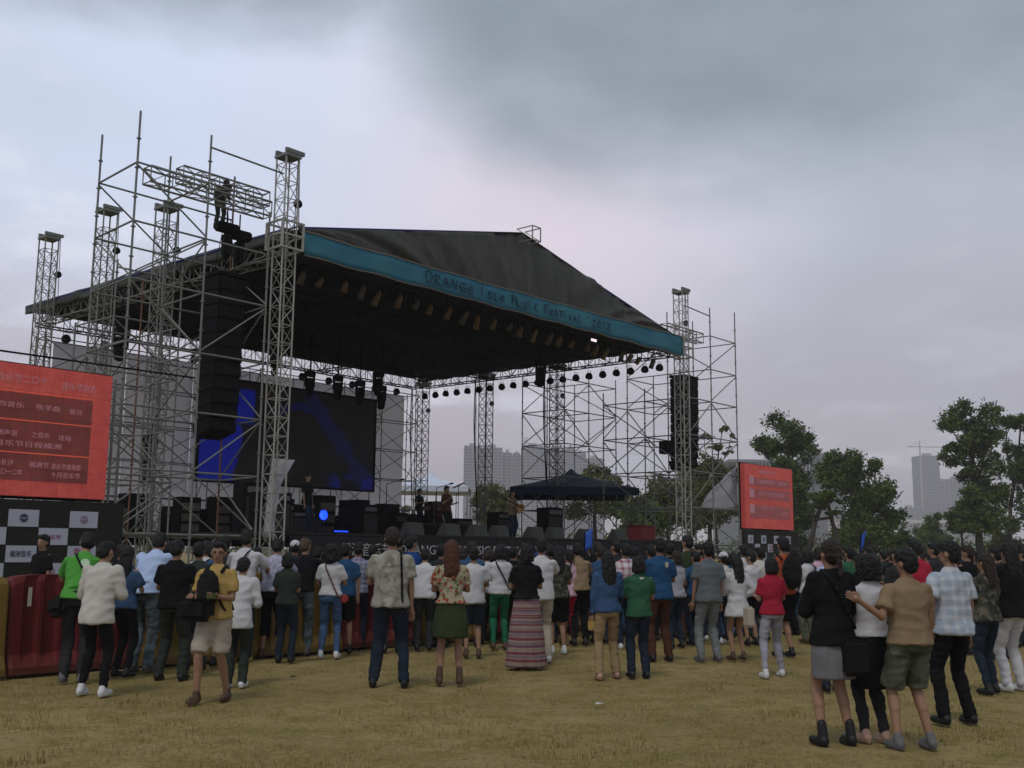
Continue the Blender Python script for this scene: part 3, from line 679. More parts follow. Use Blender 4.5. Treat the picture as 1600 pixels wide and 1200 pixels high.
def led_img(N, oc, out):
    s_ = N.n('ShaderNodeSeparateXYZ'); N.put(s_.inputs[0], oc); x, y_, z = s_.outputs
    n_ = N.m('SUBTRACT', N.noise(oc, .9, 5, .6), .5)
    blue = c4((.003, .012, .26)); dk = c4((.003, .0035, .004)); dk2 = c4((.008, .005, .004))
    base = N.mix(N.ss(N.noise(oc, .7, 4, .6), .4, .6), dk, dk2); n_ = N.m('MULTIPLY', n_, 1.7)
    # left column of blue and a diagonal blue sweep to the lower right
    f1 = N.m('MULTIPLY', N.ss(N.m('ADD', x, N.m('MULTIPLY', n_, 1.1)), 1.9, 1.5), N.ss(N.m('ADD', z, N.m('MULTIPLY', n_, .8)), 2.3, 2.0))
    f1 = N.m('MAXIMUM', f1, N.m('MULTIPLY', N.ss(N.m('ABSOLUTE', N.m('SUBTRACT', x, 1.9)), .55, .4), N.ss(N.m('ABSOLUTE', N.m('SUBTRACT', z, 2.9)), .75, .55)))
    d = N.m('ABSOLUTE', N.m('SUBTRACT', N.m('ADD', z, N.m('MULTIPLY', N.m('SUBTRACT', x, 6.2), 1.05)), 2.4))
    f2 = N.m('MULTIPLY', N.ss(N.m('ADD', d, N.m('MULTIPLY', n_, .9)), .62, .3), N.ss(x, 4.6, 5.2))
    arc = N.m('ABSOLUTE', N.m('SUBTRACT', z, N.m('SUBTRACT', 3.15, N.m('MULTIPLY', N.m('POWER', N.m('ABSOLUTE', N.m('SUBTRACT', x, 4.6)), 2.0), .28))))
    f3 = N.m('MULTIPLY', N.ss(N.m('ADD', arc, N.m('MULTIPLY', n_, .3)), .24, .1), N.ss(N.m('ABSOLUTE', N.m('SUBTRACT', x, 4.8)), 1.7, 1.2))
    low = N.m('MULTIPLY', N.ss(z, .75, .3), N.m('MULTIPLY', N.ss(N.noise(oc, 1.4, 3, .5), .47, .58), N.ss(x, 6., 6.6)))
    f = N.m('MAXIMUM', N.m('MAXIMUM', f1, N.m('MULTIPLY', f2, .16)), N.m('MAXIMUM', N.m('MULTIPLY', f3, .22), N.m('MULTIPLY', low, .5)))
    return N.mix(f, base, blue)
M_led = pm('video_screen_image', (.01, .01, .01), .5, emit=.32, pat=led_img)
vs = sthing('video_screen', 'large dark video screen showing blue shapes at the rear left of the stage', 'screen', 5.9, 13.2, 4.14)
rbox('panel', 0, 8.62, 0, .16, 0, 3.84, M_led, vs, .01)
MB().box(-.08, 0, -.02, .2, -.08, 3.92).box(8.62, 8.7, -.02, .2, -.08, 3.92).box(0, 8.62, -.02, .2, -.08, -.003).box(0, 8.62, -.02, .2, 3.843, 3.92).build('frame', M_blackm, vs)

# right-hand pale tarp, cloth on left tower ----------------------
def rtarp(a, b):
    u = 20.0 + 2.7 * a; top = 3.5 + 1.65 * (a ** .8); return (u, .3 + .12 * noise.noise(Vector((a * 3, b * 3, 0))), 3.35 + (top - 3.35) * b)
o = sheet('tarpaulin', lambda a, b: S(*rtarp(a, b)), 16, 10, translucent(pm('pale_wind_net', (.75, .73, .76), .8, .15, 2, .4), .6), None)
tag(o, 'pale triangular tarpaulin stretched across the right scaffold beside the red screen', 'tarpaulin')
def lcloth(a, b):
    wd = .62 - .34 * min(1, (1 - b) * 3); return (-.42 + (.2 * b) + wd * a, .45 + .06 * math.sin(a * 9 + b * 2), 1.9 + 1.95 * b)
o = sheet('cloth_sheet', lambda a, b: S(*lcloth(a, b)), 10, 12, M_grey, None)
tag(o, 'light grey cloth sheet hanging inside the foot of the front left tower', 'cloth')

# stage equipment -----------------------------------------------
for i, (u, v) in enumerate(((4.9, .75), (6.35, .7), (7.6, .75), (8.65, .8), (10.3, .75), (11.4, .8), (13.2, .9), (15.0, .8))):
    t = sthing('floor_monitor', f'{ORD[i]} black wedge monitor from the left along the deck front', 'loudspeaker', u, v, 2.05, 'wedge monitors along the deck front')
    m = MB().add([(-.3, -.2, 0), (.3, -.2, 0), (.3, .28, 0), (-.3, .28, 0), (-.3, -.12, .34), (.3, -.12, .34), (.3, .05, .36), (-.3, .05, .36)],
             [(3, 2, 1, 0), (0, 1, 5, 4), (4, 5, 6, 7), (7, 6, 2, 3), (1, 2, 6, 5), (0, 4, 7, 3)])
    me = bevel_mesh(m.mesh('cabinet'), .015); link('cabinet', me, pm('worn_black_paint', (.045, .045, .04), .7, .4, 5), t)
    me = MB().add([(-.26, .3, .04), (.26, .3, .04), (.26, .085, .33), (-.26, .085, .33)], [(0, 1, 2, 3)]); me.build('grille', M_blackm, t)
def cyl(name, c, r, h, mat, par, n=18, ax='z'):
    c = Vector(c); d = {'z': Vector((0, 0, h)), 'y': Vector((0, h, 0))}[ax]; return MB().tube(c, c + d, r, n).build(name, mat, par)
riser = sthing('drum_riser', 'low black riser platform under the drum kit', 'platform', 11.6, 7, 2.055)
rbox('top_panel', 0, 3.2, 0, 2.4, .5, .58, M_deck, riser); MB().box(.05, 3.15, .05, 2.35, 0, .495).build('drape', M_black, riser)
kit = sthing('drum_kit', 'drum kit with raised cymbals, seen against the white tent', 'drum kit', 13.2, 8, 2.637)
M_shell = pm('dark_red_drum_shell', (.06, .015, .012), .35, .2, 4); M_skin = pm('drum_head', (.4, .38, .34), .6); M_cym = pm('bronze_cymbal', (.12, .09, .04), .35, .2, 6, metal=.8)
cyl('bass_drum', (0, -.55, .3), .29, .42, M_shell, kit, 24, 'y'); cyl('bass_drum_head', (0, -.556, .3), .27, .004, M_skin, kit, 24, 'y')
for x, y, z, r, hh in ((-.25, -.2, .62, .16, .22), (.22, -.2, .64, .17, .24), (.62, .2, .3, .22, .36), (-.5, .1, .5, .18, .14)):
    cyl('drum', (x, y, z), r, hh, M_shell, kit); cyl('drum_head', (x, y, z + hh + .001), r * .95, .004, M_skin, kit)
for x, y, z, r, tl in ((-1.1, .1, 1.55, .27, .15), (-.6, -.5, 1.15, .2, .3), (.75, -.4, 1.5, .28, -.35), (1.15, .1, 1.25, .25, .1), (-.9, .4, .9, .18, 0)):
    st = MB().tube((x, y, 0), (x, y, z), .014, 5)
    for k in range(3): st.tube((x, y, .25), (x + .2 * math.cos(k * 2.1), y + .2 * math.sin(k * 2.1), 0), .01, 4)
    st.build('cymbal_stand', M_blackm, kit)
    m = MB().tube((0, 0, 0), (0, 0, .03), r, 20, .04); o = m.build('cymbal', M_cym, kit); o.location = (x, y, z); o.rotation_euler = (tl, tl * .7, 0)
for i, (u, v, w_, h_, lab) in enumerate(((2.2, 5, 1.1, 1.5, 'tall black amplifier stack at the left of the deck'), (4.2, 6.2, .8, 1.0, 'black amplifier cabinet left of the riser'), (9.6, 8.2, .75, 1.2, 'black bass cabinet just left of the drum riser'),
        (15.6, 7, .8, 1.1, 'black amplifier cabinet right of the drum riser'), (16.9, 5.5, 1.0, 1.3, 'large black flight case at the right of the deck'), (7.0, 9, 1.4, .9, 'low black keyboard case behind the monitors'), (1.0, 2.5, 1.0, 1.1, 'black equipment case near the left deck corner'),
        (5.6, 9.6, 1.2, 1.5, 'tall black rack in front of the video screen'))):
    t = sthing('amplifier', lab, 'stage equipment', u, v, 2.055)
    rbox('cabinet', 0, w_, 0, .6, 0, h_, M_blackm, t, .03); MB().box(.06, w_ - .06, -.012, -.002, .06, h_ * .72).build('grille', pm('amp_grille', (.035, .03, .028), .8), t)
    MB().box(.1, w_ - .1, -.02, -.002, h_ * .8, h_ * .92).build('control_panel', pm('control_panel_grey', (.12, .12, .12), .4), t)
rq = random.Random(4)
for i in range(15):
    u_ = .4 + i * 1.18; t = sthing('flight_case', f'{ORD[i]} black case from the left in the low row along the rear of the deck', 'case', u_, 11.6 + rq.random(), 2.056, 'equipment cases along the rear of the deck'); w_ = .7 + .4 * rq.random(); h_ = .6 + rq.random() * .85
    rbox('case_body', 0, w_, 0, .6, 0, h_, M_blackm, t, .02); rbox('case_lid', .0, w_, 0, .6, h_ + .006, h_ + .16, M_black, t, .02)
for i in range(9):
    t = sthing('equipment_rack', f'{ORD[i]} dark rack from the left standing midway back on the deck', 'stage equipment', .9 + i * 1.9 + .4 * rq.random(), 9.4 + .9 * rq.random(), 2.056, 'dark racks midway back on the deck'); w_ = .5 + .5 * rq.random(); h_ = .9 + rq.random() * .7
    rbox('rack_body', 0, w_, 0, .5, 0, h_, M_blackm, t, .02)
    for k in range(3): MB().box(.05, w_ - .05, -.012, -.002, .1 + k * h_ * .28, .1 + k * h_ * .28 + h_ * .2).build('rack_unit', M_can, t)
def micstand(u, v, lab, h=1.5):
    t = sthing('microphone_stand', lab, 'microphone stand', u, v, 2.055, 'microphone stands on the deck')
    MB().tube((0, 0, 0), (0, 0, h), .012, 5).tube((0, 0, h), (.25, -.3, h + .12), .01, 5).build('pole', M_blackm, t)
    MB().tube((0, 0, 0), (0, 0, .03), .13, 12).build('base', M_blackm, t)
    MB().tube((.25, -.3, h + .12), (.33, -.4, h + .15), .028, 8).build('microphone', M_blackm, t)
for u, v, l in ((5.2, 2.2, 'microphone stand left of the singer'), (7.4, 2.3, 'microphone stand next to the seated musician'), (10.2, 1.9, 'microphone stand at the centre of the deck'), (12.7, 2.6, 'microphone stand in front of the guitarist'), (15.6, 2.4, 'microphone stand at the right of the deck')): micstand(u, v, l)
rbox('storage_box', 0, 1.0, 0, .6, 0, .5, pm('red_plastic', (.16, .02, .025), .6), None, .04); o = C.objects['storage_box']; o.location = S(16.6, .9, 2.055); o.rotation_euler = (0, 0, SYAW); tag(o, 'red box standing on the right end of the deck', 'box')
o = link('lid', bevel_mesh(MB().box(-.02, 1.02, -.02, .62, .503, .56).mesh('lid'), .02), MATS['red_plastic'], o)
# blue stage lamp that is switched on
t = sthing('led_wash_lamp', 'round lamp shining bright blue on the left of the deck', 'stage lamp', 1.87, 1, 2.055)
MB().tube((0, .0, .47), (0, .22, .47), .15, 20, .1).build('lamp_head', M_blackm, t)
def gl(N, oc, out): return c4((.01, .05, .9))
MB().tube((0, -.02, .47), (0, -.004, .47), .13, 20).build('lens', pm('blue_lamp_glow', (.01, .05, .9), .4, emit=1.6), t)
MB().poly([(-.17, .1, .47), (-.17, .1, .05), (.17, .1, .05), (.17, .1, .47)], .015, 4).build('yoke', M_blackm, t); MB().box(-.2, .2, -.1, .3, 0, .04).build('base', M_blackm, t)
pl = bpy.data.lights.new('blue_lamp_light', 'POINT'); pl.energy = 14; pl.color = (.05, .15, 1); pl.shadow_soft_size = .1
po = bpy.data.objects.new('blue_lamp_light', pl); C.objects.link(po); po.parent = t; po.location = (0, -.25, .47)
t = sthing('led_bar', 'thin bar lamp glowing blue below the round blue lamp', 'stage lamp', 1.5, .12, 2.056)
rbox('housing', 0, .5, 0, .08, 0, .07, M_blackm, t, .01); MB().box(.02, .48, -.008, -.002, .02, .055).build('lens', MATS['blue_lamp_glow'], t)
# lit lamp glimpsed below the banner on the right
t = sthing('strip_lamp', 'small lit white lamp just below the right part of the banner', 'stage lamp', 12.75, .3, 8.86)
rbox('housing', 0, .36, 0, .12, -.06, .06, M_blackm, t, .01); MB().box(.02, .34, -.01, -.003, -.045, .045).build('lens', pm('white_lamp_glow', (1, .75, .85), .4, emit=1.1), t)

# ================================================================== RED SCREENS AND SPONSOR WALLS
def red_img(inset):
    def f(N, oc, out):
        s_ = N.n('ShaderNodeSeparateXYZ'); N.put(s_.inputs[0], oc)
        w1 = N.m('ABSOLUTE', N.m('SINE', N.m('MULTIPLY', s_.outputs[2], 85.)))
        n_ = N.noise(oc, 1.3, 4, .6); n2_ = N.noise(oc, 6, 4, .6)
        if inset: a, b, c = (.085, .016, .018), (.14, .028, .025), (.07, .04, .024)
        else: a, b, c = (.31, .040, .038), (.39, .068, .052), (.22, .028, .030)
        o_ = N.mix(N.ss(n_, .35, .65), c4(a), c4(b)); o_ = N.mix(N.m('MULTIPLY', N.ss(n2_, .4, .7), .6), o_, c4(c))
        o_ = N.mix(N.m('MULTIPLY', N.ss(w1, .5, 1), .4), o_, c4(tuple(k * 1.3 for k in b)))
        fx_ = N.m('ABSOLUTE', N.m('SUBTRACT', N.m('FRACT', N.m('MULTIPLY', s_.outputs[0], 1.905)), .5)); fz_ = N.m('ABSOLUTE', N.m('SUBTRACT', N.m('FRACT', N.m('MULTIPLY', s_.outputs[2], 1.923)), .5))
        return N.mix(N.m('MULTIPLY', N.ss(N.m('MAXIMUM', fx_, fz_), .478, .492), .35), o_, c4(tuple(k * .35 for k in a)))
    return f
M_red = pm('red_screen_image', (.5, .05, .05), .6, emit=.42, pat=red_img(False)); M_red2 = pm('dim_red_screen_panel', (.15, .03, .03), .6, emit=.45, pat=red_img(True))
M_rline = pm('orange_red_rule', (.5, .09, .05), .6, emit=.5); M_rtext = pm('pale_screen_text', (.27, .12, .14), .6, emit=.5)
M_spons = pm('dark_sponsor_board', (.014, .016, .011), .8, .3, 3); M_sq = pm('white_sponsor_square', (.42, .44, .52), .7, .06, 2)
M_txr = pm('crimson_print', (.35, .05, .12), .7); M_txd = pm('dark_print', (.05, .06, .08), .7)
def red_screen(lab, u0, full):
    t = sthing('led_screen', lab, 'screen', u0, -.25, 2.62)
    rbox('panel', 0, 4.2, 0, .2, 0, 2.6, M_red, t, .008)
    if full:
        for z0, z1 in ((1.5, 2.02), (.86, 1.47), (.3, .83)): MB().box(.3, 3.78, -.012, -.003, z0, z1).build('text_panel', M_red2, t)
        for z0 in (2.04, 1.478, .838): MB().box(0.0, 3.78, -.02, -.004, z0, z0 + .016).build('rule', M_rline, t)
        put_text('橘洲音乐节二〇个', .17, 1.45, 2.24, -.01, M_rtext, t, width=1.35); put_text('音乐节官方', .17, 3.1, 2.2, -.01, M_rtext, t, width=.75)
        for s_, x, z, w_ in (('四音乐', 1.85, 1.72, .58), ('牧羊曲', 2.6, 1.72, .55), ('窗台', 3.3, 1.70, .3), ('橘洲声音', 1.7, 1.16, .65), ('之音乐', 2.55, 1.16, .42), ('现场', 3.1, 1.14, .3), ('音乐节日程橘洲', 1.85, .96, 1.5),
                           ('音乐长沙', 1.75, .58, .55), ('橘洲节', 2.55, .57, .45), ('音乐节现场票', 3.0, .56, .7), ('二〇一二年', 1.9, .40, .6), ('十月音乐节', 3.0, .39, .7), ('橘洲音乐', .5, 1.72, .8), ('声音现场', .5, 1.16, .8), ('音乐节', .5, .58, .7)):
            put_text(s_, .125, x, z + .01, -.018, M_rtext, t, width=w_ * .88)
    else:
        for z0, z1 in ((1.72, 2.06), (1.2, 1.62), (.42, .95)): MB().box(.4, 3.9, -.012, -.003, z0, z1).build('text_panel', pm('dull_rose_screen_panel', (.30, .06, .06), .6, emit=.5, pat=lambda N, oc, out: N.mix(N.ss(N.noise(oc, 5, 4, .6), .4, .65), c4((.22, .05, .05)), c4((.13, .05, .055)))), t)
        for z0 in (1.78, 1.25, .62): MB().box(.35, .72, -.02, -.013, z0, z0 + .34).build('picture', pm('pale_rose_picture', (.28, .13, .16), .6, emit=.45), t)
        for s_, x, z, w_ in (('橘洲音乐节', 1.2, 2.25, 1.4), ('声音现场音乐', .95, 1.86, 1.6), ('橘洲', 2.8, 1.86, .8), ('音乐节官方现场', 1.1, 1.36, 2.2), ('长沙二〇一二', 1.3, .8, 1.6), ('音乐', 3.1, .6, .6)):
            put_text(s_, .18, x, z, -.018, M_rtext, t, width=w_)
    MB().box(-.04, 4.24, .205, .3, -.05, 2.65).build('back_frame', M_blackm, t)
    w = sthing('sponsor_wall', ('left' if full else 'right') + ' dark sponsor wall with a chequer of white logo squares under the red screen', 'sponsor board', u0, -.25, 0)
    rbox('board', -.1, 4.65, 0, .12, 0, 2.55, M_spons, w, .01)
    rows = [(2.02, 2.36), (1.67, 2.01), (1.33, 1.66), (.99, 1.32), (.64, .98), (.29, .63)]
    k0 = 3.47 if full else .15
    for r_i, (z0, z1) in enumerate(rows):
        for q in range(8):
            x0 = k0 - q * .62 if full else k0 + q * .55
            if (q + r_i) % 2 or x0 < 0 or x0 > 3.9: continue
            wd = .6 if full else .42
            MB().box(x0, x0 + wd, -.012, -.002, z0 + .004, z1 - .004).build('logo_square', M_sq, w)
            idx = (r_i * 3 + q) % 5
            if idx == 2 or idx == 0:
                MB().tube((x0 + wd / 2, -.014, (z0 + z1) / 2), (x0 + wd / 2, -.018, (z0 + z1) / 2), .085, 16).build('logo', M_txd if idx == 2 else pm('mauve_print', (.3, .2, .26), .7), w)
                put_text('beats', .05, x0 + wd / 2 - .06, (z0 + z1) / 2 - .015, -.022, M_sq, w, width=.12)
            elif idx == 1: put_text('音乐', .13, x0 + .12, z0 + .18, -.014, M_txr, w, width=.3); put_text('橘洲音乐节', .07, x0 + .08, z0 + .06, -.014, M_txr, w, width=.4 * wd / .6)
            elif idx == 3: put_text('橘洲音乐', .13, x0 + .08, z0 + .12, -.014, M_txd, w, width=.42 * wd / .6)
            else: put_text('音乐节', .1, x0 + .1, z0 + .12, -.014, M_txr, w, width=.36 * wd / .6)
    for x in (.1, 2.2, 4.4): MB().tube((x, .25, 0), (x, .25, 5.2 if x > 4 or x < 1 else 2.6), .03, 6).build('post', M_galv, w)
red_screen('large red screen with lines of pale characters at the left edge', -9.17, True)
red_screen('large red screen with small pictures, right of the stage below the trees', 22.38, False)
t = sthing('rail', 'thin dark pipe running above the left red screen', 'pipe', -9.2, -.25, 5.42); rod('pipe', (0, 0, 0), (6.2, 0, .02), .02, M_blackm, t)

# ================================================================== TENTS
def tent(lab, p0, p1, pk, Y, mat, depth, z_eave):
    t = thing('canopy_tent', lab, 'tent', ((p0 + p1) / 2, Y, 0)); hw = (p1 - p0) / 2; zp = pk
    def f(a, b):
        x = (a * 2 - 1); y = (b * 2 - 1); r_ = max(abs(x), abs(y)); return (x * hw, y * depth / 2, zp - (zp - z_eave) * (r_ ** .62))
    sheet('canopy', f, 20, 20, mat, t)
    for x0, x1, y0, y1 in ((-hw, hw, -depth / 2 - .02, -depth / 2 + .02), (-hw, hw, depth / 2 - .02, depth / 2 + .02)): MB().box(x0, x1, y0, y1, z_eave - .3, z_eave - .004).build('valance', mat, t)
    for x in (-hw + .05, hw - .05):
        for y in (-depth / 2 + .06, depth / 2 - .06): rod('leg', (x, y, 0), (x, y, z_eave), .03, M_galv, t)
tent('white peaked tent behind the drum kit', -6.6, -2.3, 5.95, 60, pm('white_tent_cloth', (.62, .66, .75), .7, .05), 4.5, 5.05)
tent('navy blue canopy tent beyond the right part of the deck', -.05, 5.2, 5.15, 46, pm('navy_tent_cloth', (.007, .015, .036), .8, .2, 1, .2), 5, 4.2)

# ================================================================== BARRIERS
def plastic(name, col):
    def pat(N, oc, out):
        s_ = N.n('ShaderNodeSeparateXYZ'); N.put(s_.inputs[0], oc)
        k = N.m('MULTIPLY', N.ss(N.m('ADD', s_.outputs[2], N.m('MULTIPLY', N.noise(oc, 3, 5, .6), .4)), .5, .12), .55)
        return N.mix(k, out, c4((.10, .07, .04)))
    return pm(name, col, .6, .3, 3, .25, pat=pat)
M_bred = plastic('weathered_red_plastic', (.12, .010, .012)); M_byel = plastic('weathered_yellow_plastic', (.19, .115, .02))
def barrier_mesh():
    m = MB(); prof = [(-.25, .03), (-.25, .12), (-.17, .28), (-.14, 1.2), (-.1, 1.28), (.1, 1.28), (.14, 1.2), (.17, .28), (.25, .12), (.25, .03)]
    xs_ = [0, .04, .14]; x = .14; rib = []
    while x < 1.6:
        xs_ += [x + .02, x + .06, x + .2, x + .24]; x += .27
    xs_ += [1.66, 1.75, 1.78]; xs_ = sorted(set(round(a, 3) for a in xs_ if a <= 1.78))
    vs_ = []; n_ = len(prof)
    for xi in xs_:
        e = .5 if xi in (0, 1.78) else 1
        ph = (xi - .14) % .27; inn = 1 if (.05 < ph < .21 and .14 < xi < 1.6) else 0
        sag = -.05 * (1 - math.sin(math.pi * min(1, max(0, xi / 1.78)))) ** 4
        for k, (y, z) in enumerate(prof):
            yy_ = y * (.86 if e < 1 else 1); 
            if inn and k in (2, 3, 6, 7): yy_ *= .62
            vs_.append((xi, yy_, z + (sag if z > 1 else 0) - (.03 if e < 1 and z > 1 else 0)))
    fs_ = [(i * n_ + k, i * n_ + (k + 1) % n_, (i + 1) * n_ + (k + 1) % n_, (i + 1) * n_ + k) for i in range(len(xs_) - 1) for k in range(n_)]
    fs_ += [tuple(range(n_ - 1, -1, -1)), tuple((len(xs_) - 1) * n_ + k for k in range(n_))]
    m.add(vs_, fs_); return m.mesh('barrier_body')
bmR = barrier_mesh(); bmR.materials.append(M_bred); bmY = bmR.copy(); bmY.materials.clear(); bmY.materials.append(M_byel)
seq = 'YRYYRYRYRYRYRYRYRYRY'
for i, c in enumerate(seq):
    u = -11.86 + i * 1.82
    near = {0: 'yellow plastic barrier at the left edge of the field', 1: 'worn red plastic barrier under the green shirt, with a pale sticker', 2: 'yellow plastic barrier behind the person in black and the man with glasses', 3: 'yellow plastic barrier between the two white shirts left of centre', 4: 'red plastic barrier behind the curly-haired woman in jeans', 5: 'yellow plastic barrier behind the big man in the patterned shirt'}
    t = sthing('water_barrier', near.get(i, f'{ORD[i]} barrier from the left in the row, {"red" if c == "R" else "yellow"}, mostly behind the crowd'), 'barrier', u, -7.3 + .06 * math.sin(i * 2.1), 0, 'plastic barriers in front of the stage')
    link('barrier_body', bmR if c == 'R' else bmY, None, t)
    MB().tube((.45, 0, 1.285), (.45, 0, 1.33), .06, 10).build('filler_cap', M_blackm, t); t.rotation_euler.z = SYAW + .02 * math.sin(i * 1.3)
    if i == 1: MB().box(.22, .27, -.152, -.146, .88, 1.12).build('sticker', pm('faded_sticker', (.45, .42, .34), .7), t)

# ================================================================== PEOPLE
def _basis(d):
    d = np.asarray(d, float); d = d / (np.linalg.norm(d) + 1e-9)
    a = np.cross(d, (0, 0, 1.)) if abs(d[2]) < .9 else np.cross(d, (0, 1., 0)); a /= np.linalg.norm(a); return d, a, np.cross(d, a)
def p_cap(p, q, r1, r2, n=12):
    """rounded tapered limb"""
    p = np.asarray(p, float); q = np.asarray(q, float); d, a, b = _basis(q - p); rings = []
    for t in (-80, -50, -20): rings.append((p + d * r1 * math.sin(R(t)), r1 * math.cos(R(t))))
    rings += [(p + (q - p) * .33, r1 + (r2 - r1) * .33), (p + (q - p) * .66, r1 + (r2 - r1) * .66)]
    for t in (20, 50, 80): rings.append((q + d * r2 * math.sin(R(t)), r2 * math.cos(R(t))))
    return p_rings([(c, a * r, b * r) for c, r in rings], n)
def p_cone(p, q, r1, r2, n=14):
    p = np.asarray(p, float); q = np.asarray(q, float); d, a, b = _basis(q - p)
    return p_rings([(p + (q - p) * t, a * (r1 + (r2 - r1) * t), b * (r1 + (r2 - r1) * t)) for t in (0, .35, .7, 1)], n)
def p_rings(rs, n):
    v = []; f = []
    for c, a, b in rs:
        for i in range(n): t = 2 * math.pi * i / n; v.append(c + a * math.cos(t) + b * math.sin(t))
    for k in range(len(rs) - 1):
        for i in range(n): f.append((k * n + i, k * n + (i + 1) % n, (k + 1) * n + (i + 1) % n, (k + 1) * n + i))
    f.append(tuple(range(n - 1, -1, -1))); f.append(tuple((len(rs) - 1) * n + i for i in range(n)))
    return np.array(v), f
def p_loft(secs, n=20):
    return p_rings([(np.array((cx, cy, z)), np.array((rx, 0, 0.)), np.array((0, ry, 0.))) for (cx, cy, z, rx, ry) in secs], n)
def p_ell(c, r, n=14):
    c = np.asarray(c, float); return p_rings([(c + np.array((0, 0, r[2] * math.sin(t))), np.array((r[0] * math.cos(t), 0, 0)), np.array((0, r[1] * math.cos(t), 0))) for t in np.linspace(-1.5, 1.5, 9)], n)
def p_join(parts):
    v = []; f = []; k = 0
    for a, b in parts: v.append(a); f += [tuple(i + k for i in q) for q in b]; k += len(a)
    return np.concatenate(v), f
ARMS = {'down': ((.13, .02, -1), (.03, .2, -1)), 'front': ((.22, .3, -1), (-.75, .75, .2)), 'lean': ((.3, .9, -.55), (-.35, 1, .0)), 'phone': ((.2, .6, -.7), (-.3, .6, .85)),
        'up': ((.3, .35, .8), (-.1, .15, 1)), 'hold': ((.1, .12, -1), (-.25, 1, .12)), 'hip': ((.55, -.15, -.85), (-.8, .35, -.5)), 'pocket': ((.28, -.12, -1), (-.2, .3, -1)),
        'around': ((.42, -.22, -.85), (.85, -.12, .5)), 'chest': ((.2, .2, -1), (-.55, .6, .65)), 'swing': ((.2, -.35, -1), (.1, .1, -1)), 'swingf': ((.15, .35, -1), (0, .5, -.9)), 'wide': ((.5, .1, -.9), (.2, .5, -.8))}
QUEUE = []
def q_add(name, raw, voxel, mat, parent, amp=0., freq=(8, 8, 8), smooth=3, post=None, objmat=False, extra=None):
    QUEUE.append(dict(name=name, bias=0. if name == 'hair' else .55, raw=raw, voxel=voxel, mat=mat, parent=parent, amp=amp, freq=freq, smooth=smooth, extra=extra, objmat=objmat))
def flush():
    tmp = []
    for q in QUEUE:
        me = bpy.data.meshes.new('t'); me.from_pydata(q['raw'][0].tolist(), [], q['raw'][1]); o = bpy.data.objects.new('t', me); C.objects.link(o)
        m = o.modifiers.new('r', 'REMESH'); m.mode = 'VOXEL'; m.voxel_size = q['voxel']; m.use_smooth_shade = True
        m = o.modifiers.new('s', 'SMOOTH'); m.factor = .5; m.iterations = q['smooth']; tmp.append(o)
    dg = bpy.context.evaluated_depsgraph_get(); dg.update()
    for q, o in zip(QUEUE, tmp):
        me = bpy.data.meshes.new_from_object(o.evaluated_get(dg)); me.name = q['name']
        if q['amp'] or q['extra'] is not None:
            n = len(me.vertices); co = np.empty(n * 3); me.vertices.foreach_get('co', co); co = co.reshape(-1, 3)
            if q['amp']:
                no = np.empty(n * 3); me.vertices.foreach_get('normal', no); no = no.reshape(-1, 3); fx, fy, fz = q['freq']; sd_ = random.random() * 50
                d = np.array([noise.noise((x * fx + sd_, y * fy, z * fz)) + .45 * (1 - 5 * abs(noise.noise((x * fx * .8 + z * fz * .7, y * fy, z * fz * 1.9 - x * fx * .6 + sd_)))) for x, y, z in co])
                co = co + no * ((d + q['bias']) * q['amp'])[:, None]; me.vertices.foreach_set('co', co.ravel()); me.update()
            if q['extra'] is not None:
                ev, ef = q['extra']; bm = bmesh.new(); bm.from_mesh(me); vs = [bm.verts.new(p) for p in ev]
                for f in ef: bm.faces.new([vs[i] for i in f])
                bm.to_mesh(me); bm.free()
        me.polygons.foreach_set('use_smooth', [True] * len(me.polygons)); me.materials.clear(); me.materials.append(q['mat'])
        q['parent_mesh'] = me; l = link(q['name'], me, None, q['parent'])
        if q['objmat']: l.material_slots[0].link = 'OBJECT'; l.material_slots[0].material = q['mat']
        bpy.data.objects.remove(o)
    QUEUE.clear()
M_skin = pm('skin', (.30, .17, .105), .6, .08, 6)
